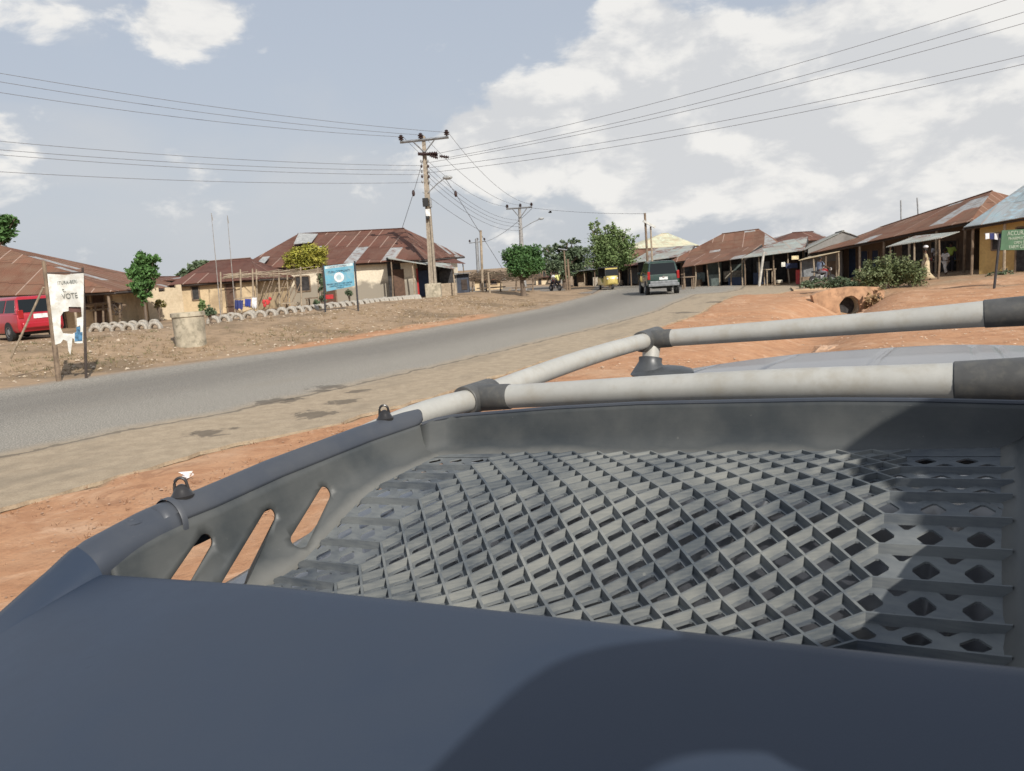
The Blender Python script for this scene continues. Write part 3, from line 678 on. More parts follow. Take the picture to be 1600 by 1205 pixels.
# right wall
sheet('side_wall', .62, 1.62, 0, 1, lambda s, v: W(s, .012 + .045 * v - .03 * (1 - v) ** 6, (hflo(s) + .004) + (hrim(s) + .04 - hflo(s)) * v), PLW, BSK, (), du=.05)
mb = MB(); mb.tube([W(s_, .085, hrim(s_) + .035) for s_ in np.linspace(.55, 1.6, 30)], .032, 14); mb.build('rim', PL, BSK, smooth=True, world=True)
# rear wall: inner face, rounded top, broad outer face towards the camera
NT_ = [-1.42, -1.25, -.885, -.6, -.392, -.196, .001, .1]; NH = [.366, .3535, .3395, .3365, .3350, .3340, .3315, .3305]
mb = MB(); vs = []; prof = [(.17, .14), (.11, .09), (.05, .045), (.016, .008), (.006, .0012), (-.002, -.0004), (-.012, .0008), (-.03, .0035), (-.08, .0125), (-.17, .033), (-.3, .066), (-.45, .105), (-.6, .15), (-.7, .20), (-.74, .30), (-.75, .5)]
tt = np.linspace(-1.25, .10, 60)
for t_ in tt:
    h0 = interp(t_, NT_, NH); rd = 0.0
    wr_ = 0
    for (ds, dh) in prof: vs.append(W(.70 + ds + wr_, t_, h0 + dh + wr_ * .8))
m = len(prof); mb.add(vs, [(i * m + j, i * m + j + 1, (i + 1) * m + j + 1, (i + 1) * m + j) for i in range(len(tt) - 1) for j in range(m - 1)])
rw = mb.build('rear_wall', PL, BSK, smooth=True, world=True); rw.data.materials.clear(); rwm = (plastic('rear_wall_plastic', (.022, .034, .058), (.044, .054, .072), .35, .40, False, .15)); rw.data.materials.append(rwm); crn.data.materials.clear(); crn.data.materials.append(rwm)
# roof rails, sleeves, cross bars
def pt_rail(x, y, t=-1.33): r = _ray(x, y); return cam2w(r * (t / (r @ TV)))
def pt_s(x, y, s): r = _ray(x, y); return cam2w(r * (s / (r @ FV)))
for (a_, b_, r0, r1) in (((560, 690), (745, 623), .033, .032), ((745, 622), (1014, 531), .033, .034)):
    mb = MB(); n_ = 12; pa, pb = pt_rail(*a_), pt_rail(*b_); mb.tube([pa.lerp(pb, i / n_) + Vector((0, 0, .012 * math.sin(math.pi * i / n_))) for i in range(n_ + 1)], [r0 + (r1 - r0) * i / n_ for i in range(n_ + 1)], 24)
    mb.build('roof_rail', TUBE, SUV, smooth=True, world=True)
def bar(pts, s_, th, split, sl_l):
    P_ = [pt_s(x, y, s_) for x, y in pts]; m = 48; xs_ = [q[0] for q in pts]; full = []
    for i in range(m + 1):
        x = xs_[0] + (xs_[-1] - xs_[0]) * i / m; y = float(np.interp(x, xs_, [q[1] for q in pts])); full.append((x, y))
    # smooth the centre line
    yy = np.array([q[1] for q in full])
    for _ in range(30): yy[1:-1] = (yy[:-2] + yy[1:-1] * 2 + yy[2:]) / 4
    full = [(q[0], y) for q, y in zip(full, yy)]
    pw = [pt_s(x, y, s_) for x, y in full]; rad = []
    for (x, y), w in zip(full, pw): D_ = (w - camo.matrix_world.translation).length; rad.append(float(np.interp(x, [q[0] for q in th], [q[1] for q in th])) * D_ / FPX / 2)
    mb = MB(); idx = [i for i, q in enumerate(full) if q[0] <= split + 45]; mb.tube([pw[i] for i in idx], [rad[i] for i in idx], 24); mb.build('crossbar', TUBE, SUV, smooth=True, world=True)
    for lo, hi in ((-1e9, sl_l), (split, 1e9)):
        idx = [i for i, q in enumerate(full) if lo <= q[0] <= hi]; n_ = len(idx); mb = MB()
        ext = [pw[i] for i in idx]; rd = [rad[i] * 1.07 for i in idx]
        if lo > 0: ext = [ext[0].lerp(ext[1], -.15)] + ext + [ext[-1] + (ext[-1] - ext[-2]) * k for k in range(1, 7)]; rd = [rd[0] * .93] + rd + [rd[-1]] * 6
        else: ext = ext + [ext[-1] + (ext[-1] - ext[-2]) * .15]; rd = rd + [rd[-1] * .94]
        mb.tube(ext, rd, 24)
        if lo > 0: 
            e = ext[-1]; fd_ = (W(1, 0, 0) - W(0, 0, 0)); mb.tube([e - fd_ * .12, e + fd_ * .12], rd[-1] * 1.1, 20)
        else:
            e = ext[0]; fd_ = (pt_rail(1014, 531) - pt_rail(745, 622)).normalized(); k = .045 + .018 * (s_ > 3); mb.tube([e - fd_ * k * 1.25, e - fd_ * k * 1.2, e + fd_ * k * 1.9, e + fd_ * k * 2], [rd[0] * 1.04, rd[0] * 1.1, rd[0] * 1.1, rd[0] * 1.04], 24)
        o = mb.build('joint_sleeve', SLEEVE, SUV, smooth=True, world=True)
bar([(742, 622), (805, 620), (1000, 608), (1240, 600), (1480, 597), (1600, 594)], 1.935, [(740, 40), (805, 37), (1000, 41), (1240, 48), (1480, 52), (1600, 57)], 1483, 806)
bar([(1012, 531), (1050, 528), (1200, 517), (1400, 502), (1530, 491), (1600, 486)], 3.33, [(1010, 27), (1050, 26), (1200, 29), (1400, 31), (1530, 35), (1600, 37)], 1530, 1052)
# rail feet
mb = MB(); a_, b_ = pt_s(1018, 541, 3.33), pt_s(1015, 578, 3.30); mb.tube([a_, a_.lerp(b_, .55)], [.040, .036], 18); mb.build('rail_post', TUBE, SUV, smooth=True, world=True)
mb = MB(); c1 = a_.lerp(b_, .50); mb.tube([c1, c1.lerp(b_, .35), c1.lerp(b_, .72), b_ + Vector((0, 0, -.02))], [.052, .050, .062, .085], 18); M_ = None
mb.ball(b_ + (W(.02, .05, .0) - W(0, 0, 0)) + Vector((0, 0, -.018)), (.14, .12, .03), 16, 8); mb.build('rail_foot', simple('foot_plastic', (.06, .065, .07), .4, bump=.05), SUV, smooth=True, world=True)
for t_ in (.06,):
    mb = MB(); mb.tube([W(1.2, t_, .36), W(1.2, t_, .50)], [.03, .05], 12); mb.build('rail_foot', SLEEVE, SUV, smooth=True, world=True)
# car body
def hwid(s): return interp(s, [1, 1.7, 2.4, 3.3, 4], [.86, .85, .77, .70, .64])
def hroof(s, t):
    k = (t + .62) / hwid(s); return interp(s, [.2, .5, 1.0, 1.6, 2.3, 2.9, 3.4, 3.9, 4.1], [.59, .545, .500, .428, .405, .392, .386, .402, .42]) + .014 * abs(k) ** 3 + .012 * (s < 2) * abs(k) ** 3 * (1 if abs(k) < 1 else 1)
def sfront(t): return 3.96 - .42 * min(1.3, abs((t + .55) / .72)) ** 2
ribs_t = [pl_ for pl_ in ()]
def unp(x, y, h): r = _ray(x, y); q = r * (h / (r @ NV)); return float(q @ TV)
ribs_t = [unp(1129, 562, .395), unp(1242, 552, .395), unp(1371, 549, .395), unp(1362, 562, .395), unp(1489, 539, .395), unp(1518, 552, .395)]
mb = MB(); vs, uv = [], []; nu, nv_ = 70, 60
tcol = sorted(set([round(-1.33 + 1.42 * i / nu, 4) for i in range(nu + 1)] + [round(r_ + d_, 4) for r_ in ribs_t for d_ in (-.018, -.008, 0, .008, .018)]))
for j in range(nv_ + 1):
    for t_ in tcol:
        s_ = .62 + (sfront(t_) - .62) * j / nv_; rb = max((math.exp(-((t_ - r_) / .009) ** 2) for r_ in ribs_t)); tq = -.62 + (t_ + .62) / .71 * (hwid(s_) + (.16 if t_ > -.62 else 0) * sstep(2, 2.6, s_)); vs.append(W(s_, tq if abs(t_ + .62) > .45 * .71 or 1 else t_, hroof(s_, tq) + .006 * rb * sstep(0, .04, sfront(t_) - s_) + .03 * sstep(.95, 1, abs((t_ + .62) / .71)) ))
m = len(tcol); mb.add(vs, [(j * m + i, j * m + i + 1, (j + 1) * m + i + 1, (j + 1) * m + i) for j in range(nv_) for i in range(m - 1)]); ro = mb.build('roof_panel', PAINT, SUV, smooth=True, world=True)
def loft(name, stations, mat, close=True):
    mb = MB(); vs = []; m = len(stations[0])
    for st_ in stations: vs += [W(*q) for q in st_]
    fs = [(i * m + j, i * m + (j + 1) % m, (i + 1) * m + (j + 1) % m, (i + 1) * m + j) for i in range(len(stations) - 1) for j in range(m)] + [tuple(range(m - 1, -1, -1)), tuple((len(stations) - 1) * m + j for j in range(m))]
    mb.add(vs, fs); return mb.build(name, mat, SUV, smooth=True, world=True)
def sect(s, ht, hb, wt, wb, sl=0):
    c = -.62; return [(s + sl, c - wt, ht), (s + sl, c + wt, ht), (s, c + wb, ht + (hb - ht) * .35), (s, c + wb + .02, ht + (hb - ht) * .7), (s, c + wb - .03, hb), (s, c - wb + .03, hb), (s, c - wb - .02, ht + (hb - ht) * .7), (s, c - wb, ht + (hb - ht) * .35)]
loft('body', [sect(.45, 1.08, 1.95, .80, .82), sect(.55, 1.06, 1.98, .84, .88), sect(4.55, 1.06, 1.98, .84, .88), sect(4.75, 1.12, 1.98, .82, .88), sect(5.5, 1.22, 1.96, .78, .86), sect(5.72, 1.34, 1.92, .70, .80)], PAINT)
loft('cabin', [[(.60, -1.48, 1.08), (.60, .24, 1.08), (.66, .20, .60), (.66, -1.44, .60)], [(4.72, -1.40, 1.10), (4.72, .16, 1.10), (3.62, .04, .50), (3.62, -1.28, .50)]], GLASS)
for t0_, t1_ in ((-1.30, -1.41), (.06, .17)):
    for s_ in (.72, 1.55, 2.65, 3.62):
        mb = MB(); e = .004 if t0_ > 0 else -.004; top_s = min(s_, 3.6); mb.tube([W(top_s, (t0_ + .62) * hwid(top_s) / .70 - .62, .57), W(s_ if s_ < 3.6 else 4.7, t1_ + e, 1.10)], .035, 8); mb.build('pillar', PAINT, SUV, smooth=True, world=True)
for s_ in (1.2, 4.75):
    for t_ in (-1.46, .22):
        mb = MB(); ax = (W(0, 1, 0) - W(0, 0, 0)).normalized(); M_ = ax.to_track_quat('Z', 'Y').to_matrix().to_4x4(); mb.lathe(W(s_, t_ - .11, 1.80), [(.22, 0), (.34, .02), (.36, .06), (.36, .16), (.34, .20), (.22, .22)], 28, M=M_); w_ = mb.build('tyre', BLACKP, SUV, smooth=True, world=True)
        mb = MB(); mb.lathe(W(s_, t_ - .115, 1.80), [(.04, 0), (.20, .0), (.215, .02), (.215, .21), (.2, .23), (.04, .23)], 20, M=M_); r_ = mb.build('rim', GALV, SUV, smooth=True, world=True)
mb = MB(); mb.box((0, 0, 0), (1, 1, 1)); mb.v = [W(.36 + .14 * (v.y + .5), -.62 + 1.7 * v.x, 1.62 + .2 * v.z) for v in mb.v]; mb.build('rear_bumper', SLEEVE, SUV, world=True, bevel=.03)
# scrap of paper by the road edge
mb = MB(); q = PX(291, 748); rnd = random.Random(5); vs = [q + Vector((rnd.uniform(-.09, .09), rnd.uniform(-.05, .05), rnd.uniform(.01, .09))) for _ in range(14)]; mb.add(vs, [(i, i + 1, i + 2) for i in range(12)])
tag(mb.build('paper_scrap', simple('white_paper', (.8, .78, .76), .8, bump=0)), 'crumpled white scrap of paper on the orange verge behind the tie loop', 'litter')
# ------------------------------------------------------------------ buildings
def V(p): return Vector(p)
def slab(mb, quad, th=.035, u0=0, v0=0, sub=1):
    """a roof plane: quad = eave left, eave right, top right, top left; UV in metres along and up"""
    a, b, c, d = [Vector(q) for q in quad]; nrm = (b - a).cross(d - a).normalized()
    if nrm.z < 0: nrm = -nrm
    ua = (b - a).normalized()
    def uvq(q): w = q - a; u = w.dot(ua); return (u + u0, (w - ua * u).length + v0)
    # ripple the eave a little: split along the length
    n_ = max(2, int((b - a).length / .8)); rnd = random.Random(int(abs(a.x * 100)) + 3)
    top, bot, uvt = [], [], []
    js = [rnd.uniform(-.05, .05) for _ in range(n_ + 1)]
    for i in range(n_ + 1):
        f = i / n_; e = a.lerp(b, f); t_ = d.lerp(c, f); dn = (e - t_).normalized(); e2 = e + dn * js[i]
        top += [e2 + nrm * th / 2, t_ + nrm * th / 2]; bot += [e2 - nrm * th / 2, t_ - nrm * th / 2]; uvt += [uvq(e2), uvq(t_)]
    m = len(top); vs = top + bot; fs = []
    for i in range(n_): k = 2 * i; fs += [(k, k + 2, k + 3, k + 1), (m + k, m + k + 1, m + k + 3, m + k + 2), (k, m + k, m + k + 2, k + 2), (k + 1, k + 3, m + k + 3, m + k + 1)]
    fs += [(0, 1, m + 1, m), (m - 2, 2 * m - 2, 2 * m - 1, m - 1)]
    mb.add(vs, fs, uvt + uvt)
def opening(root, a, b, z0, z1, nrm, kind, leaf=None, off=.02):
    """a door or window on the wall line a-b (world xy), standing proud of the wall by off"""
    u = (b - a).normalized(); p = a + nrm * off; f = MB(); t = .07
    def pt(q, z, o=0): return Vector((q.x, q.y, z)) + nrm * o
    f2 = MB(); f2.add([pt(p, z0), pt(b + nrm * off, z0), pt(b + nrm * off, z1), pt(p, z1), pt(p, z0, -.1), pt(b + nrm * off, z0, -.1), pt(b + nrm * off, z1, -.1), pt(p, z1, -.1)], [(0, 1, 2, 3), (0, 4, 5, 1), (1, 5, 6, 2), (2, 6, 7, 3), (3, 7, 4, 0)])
    o = f2.build(kind, leaf or DARK, root, world=True)  # a DARK leaf is a flat sheet coloured as the shaded opening
    fr = MB(); q = nrm * .03
    for (c, d) in ((pt(a - u * t / 2, (z0 + z1) / 2, off), (t, z1 - z0 + t)), (pt(b + u * t / 2, (z0 + z1) / 2, off), (t, z1 - z0 + t)), (pt(a.lerp(b, .5), z1 + t / 2, off), ((b - a).length, t))) + (((pt(a.lerp(b, .5), z0 - t / 2, off), ((b - a).length + .1, t)),) if kind == 'window' else ()):
        M_ = Matrix.Rotation(math.atan2(u.y, u.x), 4, 'Z'); fr.box(c, (d[0], .06, d[1]), M=M_)
    fo_ = fr.build('frame', WOOD, root, world=True); fo_.parent = o; fo_.matrix_parent_inverse = Matrix()
    return o
def PDY(x, y, q): return PD(x, y, q.y)
def house(name, label, A, B, depth, ridge, wall, roofm, z0=0, over=.55, inset=(0, 0), cat='house', ridge_frac=.5, doors=(), posts=0, veranda=0, group=None, zb=None, left=True, hw=None, patchy=None, gablet=0):
    """A,B front eave corners (3D). depth behind. ridge = (z over A end, z over B end)."""
    A, B = V(A), V(B); u = (B - A); u.z = 0; u.normalize(); w = Vector((-u.y, u.x, 0)) if left else Vector((u.y, -u.x, 0))
    C, D = B + w * depth, A + w * depth
    if zb is not None: C.z, D.z = zb[1], zb[0]
    L = (B - A).length; rf = ridge_frac
    if isinstance(ridge[0], tuple):      # ridge ends found on their sight lines, at the ridge's own depth
        RR_ = []
        for (x, y) in ridge:
            o_ = A + w * depth * rf; best = None
            for i in range(-40, 201):
                g = i / 200; q = o_ + (B - A) * g; pq = PDY(x, y, q)
                e = abs(pq.x - q.x)
                if best is None or e < best[0]: best = (e, g, pq)
            q = o_ + (B - A) * best[1]; q.z = best[2].z; RR_.append((q, best[1] * L))
        RA, RB = RR_[0][0], RR_[1][0]; inset = (max(0, RR_[0][1]), max(0, L - RR_[1][1]))
        if inset[0] < .25: inset = (0, inset[1])
        if inset[1] < .25: inset = (inset[0], 0)
    else:
        RA = A + (B - A) * (inset[0] / L) + w * depth * rf; RB = B - (B - A) * (inset[1] / L) + w * depth * rf; RA.z, RB.z = ridge
    root = empty(name, (A.x, A.y, z0), label, cat, group)
    rm = MB(); slab(rm, (A, B, RB, RA)); slab(rm, (C, D, RA, RB), u0=3.3)
    if inset[0]: slab(rm, (D, A, RA, RA), u0=7)
    if inset[1]: slab(rm, (B, C, RB, RB), u0=11)
    rf_ = rm.build('roof', roofm, root, world=True)
    # ridge cap
    rc = MB(); rc.tube([RA + Vector((0, 0, .03)), RB + Vector((0, 0, .03))], .09, 6, flat=.5); c_ = rc.build('ridge_cap', roofm, root, world=True); c_.parent = rf_; c_.matrix_parent_inverse = Matrix()
    # fascia board
    fb = MB(); 
    for (p, q) in ((A, B),) + (((B, C),) if inset[1] else ()) + (((D, A),) if inset[0] else ()):
        d_ = (q - p).normalized(); ins = w * .12 if (p - A).length < .01 and (q - B).length < .01 else Vector((0, 0, 0)); fb.tube([p + ins - Vector((0, 0, .08)), q + ins - Vector((0, 0, .08))], .06, 4)
    fb.build('fascia', DWOOD, root, world=True)
    wa = MB(); o = over; vd = veranda
    a, b, c, d = A + u * o + w * (o + vd), B - u * o + w * (o + vd), C - u * o - w * o, D + u * o - w * o
    def zt(p):     # underside of roof above p
        f = (p - A).dot(w) / depth; g = (p - A).dot(u) / L
        if f < rf: e = A.lerp(B, g).z; r_ = RA.lerp(RB, g).z; z = e + (r_ - e) * f / rf
        else: e = D.lerp(C, g).z; r_ = RA.lerp(RB, g).z; z = e + (r_ - e) * (1 - f) / (1 - rf)
        if inset[0]: z = min(z, A.z + (RA.z - A.z) * (p - A).dot(u) / inset[0])
        if inset[1]: z = min(z, B.z + (RB.z - B.z) * (B - p).dot(u) / inset[1])
        return z - .05
    pl = [a, b, c, d]; 
    for i in range(4):
        p, q = pl[i], pl[(i + 1) % 4]; mids = [p.lerp(q, k / 12) for k in range(13)]; vs = []
        if i in (1, 3) and not inset[0 if i == 3 else 1]:
            mids = [p.lerp(q, k / 12) for k in range(13)]
        nn = (q - p).normalized().cross(Vector((0, 0, 1)))
        for m_ in mids:
            for oo in (0, -.18): vs += [Vector((m_.x, m_.y, z0 - 1.0)) + nn * oo, Vector((m_.x, m_.y, zt(m_))) + nn * oo]
        fs = []
        for k in range(12): j = 4 * k; fs += [(j, j + 4, j + 5, j + 1), (j + 2, j + 3, j + 7, j + 6), (j + 1, j + 5, j + 7, j + 3)]
        wa.add(vs, fs)
    wa.build('wall', wall, root, world=True)
    nf = -w
    for (f0, f1, h0, h1, kind, leaf) in doors:
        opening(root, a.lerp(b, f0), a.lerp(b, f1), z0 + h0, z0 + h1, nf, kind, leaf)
    if posts:
        for k in range(posts):
            p = (A + w * .25).lerp(B + w * .25, (k + .25) / (posts - .5)); g_ = ground_z(p.x, p.y); rnd = random.Random(k + posts); mb = MB(); mb.tube([(p.x + rnd.uniform(-.08, .08), p.y, g_ - .2), (p.x, p.y, (A.lerp(B, (k + .25) / (posts - .5))).z)], .065, 6); mb.build('post', PWOOD if k % 3 else WOOD, root, world=True)
    return root
def E(x, y, D): return PD(x, y, D)
DR, WN = 'door', 'window'
BLD = simple('dark_blue_door', (.03, .05, .10), .7); BRD = simple('brown_door', (.10, .055, .035), .7); GRD = simple('grey_green_door', (.12, .15, .14), .7)
# left of the road
zA = PD(30, 457, 35).z
def eave(x, y, D): return PD(x, y, D)
house('village_house', 'mud walled house with rusty hipped roof behind the red minivan', E(-190, 470, 36), E(179, 455.5, 37), 12, ((0, 380), (0, 384)), TANW, RUST[1], .7, .9, (5.5, 5.2), doors=[(.62, .72, 0, 2, DR, DARK), (.50, .56, .9, 1.7, WN, DARK), (.80, .86, .9, 1.7, WN, DARK), (.89, .95, 0, 2.0, DR, BRD)], posts=7, veranda=1.2)
house('village_house', 'low tan house with thin dark red roof edge behind the leafy young tree', E(148, 441, 50), E(292, 437.5, 50), 7, ((150, 435), (280, 433)), BLOCKW, RUST[2], .7, .35, doors=[(.3, .42, 0, 1.9, DR, BRD), (.7, .8, .9, 1.6, WN, DARK)])
house('village_house', 'tan house with dark red roof behind the two bamboo poles', E(262, 446, 45), E(405, 436, 45), 9, ((328, 409), (391, 404)), TANW, RUST[0], .7, .4, (2.6, .0), doors=[(.18, .26, .9, 1.6, WN, DARK), (.62, .73, 0, 2, DR, BRD)])
# the big house by the utility pole
hA, hB = E(366, 422, 52.5), E(655, 406, 50.5)
BH = house('village_house', 'large house with patched rusty roof and whitewashed wall beside the tall pole', hA, hB, 13.5, ((466, 366), (631, 357.5)), WHITEW, RUST[2], .7, .5, (4.9, 2.6), doors=[(.3, .38, .9, 1.8, WN, DARK), (.46, .53, 0, 2, DR, BRD)], zb=(3.4, 3.3), ridge_frac=.46)
mb = MB(); a_, b_, c_, d_ = PD(459, 384, 55.2), PD(487, 381, 55.2), PD(497, 368, 57.6), PD(467, 367, 57.6); up3 = Vector((0, 0, .1))
slab(mb, (a_ + up3, b_ + up3, c_ + up3, d_ + up3)); mb.build('roof_patch', TIN if 0 else simple('new_sheet', (.42, .42, .40), .5, .2), BH, world=True)
for (q1, q2, q3, q4) in (((398, 416), (412, 414), (422, 402), (411, 403)), ((588, 403), (607, 404), (615, 390), (600, 390))):
    mb = MB(); D_ = 52.3; mb2 = [PD(q1[0], q1[1], D_ - .35), PD(q2[0], q2[1], D_ - .35), PD(q3[0], q3[1], D_ + 1.2), PD(q4[0], q4[1], D_ + 1.2)]; slab(mb, [q + Vector((0, 0, .05)) for q in mb2]); mb.build('roof_patch', simple('new_sheet', (.42, .42, .40), .5, .2), BH, world=True)
PALEB = simple('pale_goods', (.4, .36, .3), .9, var=.4)
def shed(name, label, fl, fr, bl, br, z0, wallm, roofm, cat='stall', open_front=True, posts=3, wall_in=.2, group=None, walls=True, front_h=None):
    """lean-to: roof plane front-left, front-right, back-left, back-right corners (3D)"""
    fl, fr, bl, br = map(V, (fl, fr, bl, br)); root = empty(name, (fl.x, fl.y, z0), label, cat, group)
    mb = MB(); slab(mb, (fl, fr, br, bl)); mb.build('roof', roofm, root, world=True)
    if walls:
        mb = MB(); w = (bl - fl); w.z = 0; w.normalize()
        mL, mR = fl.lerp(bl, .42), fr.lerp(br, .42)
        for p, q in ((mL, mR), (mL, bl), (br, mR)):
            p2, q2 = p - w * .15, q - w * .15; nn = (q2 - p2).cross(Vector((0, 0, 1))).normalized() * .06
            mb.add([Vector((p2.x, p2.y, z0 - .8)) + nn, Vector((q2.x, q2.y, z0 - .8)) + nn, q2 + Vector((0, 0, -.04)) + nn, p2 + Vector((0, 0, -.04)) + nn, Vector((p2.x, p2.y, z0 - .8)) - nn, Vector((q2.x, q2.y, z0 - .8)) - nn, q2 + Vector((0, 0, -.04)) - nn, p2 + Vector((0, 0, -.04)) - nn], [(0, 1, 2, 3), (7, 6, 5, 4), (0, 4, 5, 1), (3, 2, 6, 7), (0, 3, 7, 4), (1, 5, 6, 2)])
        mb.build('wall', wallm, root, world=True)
        rnd = random.Random(int(abs(fl.x) * 31) + posts); L_ = (mR - mL).length; nb_ = max(2, int(L_ / 1.5)); ud = (mR - mL); ud.z = 0; ud.normalize(); an = math.atan2(ud.y, ud.x)
        for k in range(nb_):
            c = mL.lerp(mR, (k + .5 + rnd.uniform(-.15, .15)) / nb_) - w * (.30 + rnd.uniform(0, .1)); wd_ = rnd.uniform(.6, 1.1); hh = min(c.z - z0 - .15, rnd.uniform(1.2, 2.0)); mt = rnd.choice([BLD, BRD, GRD, TIN, WOOD, PALEB, DARK]); b2 = MB(); b2.box((c.x, c.y, z0 + hh / 2), (wd_, .06, hh), rz=an); b2.build('door' if hh > 1.5 else 'board', mt, root, world=True)
            if rnd.random() < .8:
                c2 = c - w * rnd.uniform(.5, 1.3); h2 = rnd.uniform(.4, .9); b2 = MB(); b2.box((c2.x, c2.y, z0 + h2 / 2), (rnd.uniform(.4, 1.2), .4, h2), rz=an + rnd.uniform(-.2, .2)); b2.build('counter', rnd.choice([WOOD, PALEB, GRD, BLD, PWOOD]), root, world=True)
    for k in range(posts):
        f = (k + .12) / (posts - .76) if posts > 1 else .5; p = fl.lerp(fr, f).lerp(bl.lerp(br, f), .06); g_ = ground_z(p.x, p.y); rnd = random.Random(k * 7 + posts); mb = MB()
        mb.tube([(p.x + rnd.uniform(-.15, .15), p.y + rnd.uniform(-.1, .1), min(g_, z0) - .3), (p.x + rnd.uniform(-.05, .05), p.y, (p.z + z0) / 2), (p.x, p.y, p.z - .02)], [.05, .045, .04], 6); mb.build('post', PWOOD if (k % 2) else WOOD, root, world=True)
    return root
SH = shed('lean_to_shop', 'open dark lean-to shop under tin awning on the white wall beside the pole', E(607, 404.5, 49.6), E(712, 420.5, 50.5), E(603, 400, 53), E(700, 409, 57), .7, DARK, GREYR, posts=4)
for i, (x, yt, yb, m_) in enumerate(((622, 422, 462, DWOOD), (636, 418, 460, BLUE), (648, 420, 462, RED), (641, 440, 463, WOOD))):
    mb = MB(); p = PD(x, yt, 51.5); q = PD(x, yb, 51.5); mb.box(p.lerp(q, .5), (.5, .15, abs(p.z - q.z))); mb.build('hanging_goods', m_, SH, world=True)
shed('timber_frame_shed', 'unfinished timber frame shed with open shelves right of the tall pole', E(676, 409, 53.5), E(727, 412, 56), E(655, 401, 59), E(706, 403, 61), .6, BROWNW, RUST[0], posts=3, walls=False)
for i, (x0, x1, yt, yb, D_, m_, lb) in enumerate(((699, 712, 430, 458, 55, GREYW, 'narrow grey board kiosk left of the dark blue kiosk'), (713, 731, 428, 457, 56, simple('slate_blue_board', (.055, .065, .09), .8), 'dark blue board kiosk at the corner of the big house'))):
    a_, b_ = PD(x0, yt, D_), PD(x1, yt + .5, D_); r_ = empty('kiosk', (a_.x, a_.y, .5), lb, 'kiosk'); mb = MB(); c_ = a_.lerp(b_, .5); h_ = c_.z - .2; mb.box((c_.x, c_.y + .8, .2 + h_ / 2), ((b_ - a_).length, 1.6, h_)); mb.build('wall', m_, r_, world=True)
    mb = MB(); mb.box((c_.x, c_.y + .7, c_.z + .05), ((b_ - a_).length + .3, 2.1, .05)); mb.build('roof', TIN, r_, world=True)
    mb = MB(); mb.box((c_.x + .1, c_.y - .02, 1.25), ((b_ - a_).length * .5, .04, .7)); mb.build('shutter', DWOOD, r_, world=True)
# right of the road, near to far
h1 = house('village_house', 'long house with big rusty roof, tin awning and stalls behind the green bush', E(1262, 397, 50), E(1516, 346, 41.5), 12, ((1376, 356), (1550, 299)), BROWNW, RUST[1], 0, 1.0, (6.2, 0.0), ridge_frac=.5, doors=[(.06, .12, 0, 2, DR, BLD), (.16, .22, .7, 1.8, WN, BLD), (.26, .31, .7, 1.8, WN, BLD), (.35, .44, .3, 2, WN, DARK), (.5, .66, 0, 2.1, DR, DARK), (.72, .9, 0, 2.1, DR, DARK)], posts=7, veranda=1.0)
shed('tin_awning', 'pale tin awning on sticks over a dark stall right of the bush', E(1384, 386.5, 41), E(1470, 372, 39.5), E(1430, 369, 43), E(1500, 362, 42), .1, DARK, GREYR, posts=3, walls=False)
h2 = house('village_house', 'house with blue grey sheet roof and yellow wall at the right edge', E(1505, 356, 40), E(1690, 325, 36), 11, ((1640, 262), (1760, 225)), YELW, BLUER, .45, .5, (4.5, 2), doors=[(.15, .38, 1.1, 1.75, WN, None), (.42, .52, 0, 2.05, DR, DARK), (.60, .72, .9, 1.8, WN, BRD)], posts=4, veranda=.15)
house('village_house', 'grey gable fronted house with tin roof edge behind the red drum', E(1256, 391, 51), E(1254, 386, 60), 4.6, (PD(1291, 364, 52).z, PD(1291, 366, 61).z), GREYW, GREYR, 0, .25, (0, 0), left=False)
shed('stall_shelter', 'flat boarded shelter in front of the grey gable house', E(1248, 407, 48), E(1312, 393, 48), E(1262, 402, 51), E(1318, 388, 51), 0, GREYW, simple('pale_board', (.42, .34, .22), .9, scale=2), posts=4)
shed('stall_shelter', 'shelter with patched grey and rusty roof behind the man in orange', E(1157, 404, 53), E(1257, 391, 52), E(1205, 380, 60), E(1262, 370, 59), 0, DARK, GREYR, posts=5)
house('village_house', 'large rusty hip roofed house in the row right of the road', E(1040, 412, 63), E(1220, 383, 60), 12, ((1128, 366), (1186, 358.5)), BROWNW, RUST[1], 0, 1.0, (5.0, 2.0), posts=0, doors=[(.2, .35, 0, 2, DR, DARK), (.5, .7, 0, 2, DR, BLD)])
shed('market_shelter', 'long rusty awning over dark open shops beyond the dark green suv', E(1066, 418, 56), E(1160, 403, 54), E(1075, 401, 62), E(1190, 382, 60), 0, DARK, RUST[1], posts=6)
shed('market_shelter', 'rusty and grey lean-to roof left of the big hip roofed house', E(979, 412.5, 66), E(1075, 399, 64), E(1022, 388, 74), E(1085, 383, 72), 0, DARK, GREYR, posts=5)
house('village_house', 'small house with rusty hip roof left of the leaning pole', E(972, 405, 76), E(1032, 401, 76), 7, ((991, 391), (1022, 389)), TANW, RUST[1], 0, .4, (1.3, 1.2))
house('village_house', 'rusty patched roof with a white strip behind the shelter roofs', E(1218, 378, 66), E(1300, 374, 66), 8, ((1238, 364), (1290, 361)), GREYW, RUST[2], 0, .5, (1.5, 0))
hl = house('church_hall', 'large cream coloured hall with pale hipped roof on the skyline', E(986, 389, 96), E(1092, 383.5, 96), 16, ((1033, 365.5), (1045, 365)), CREAMW, CREAMR, 0, .8, (4.4, 4.4), cat='hall', doors=[(.3, .36, 2.4, 3.4, WN, DARK), (.6, .66, 2.4, 3.4, WN, DARK)])
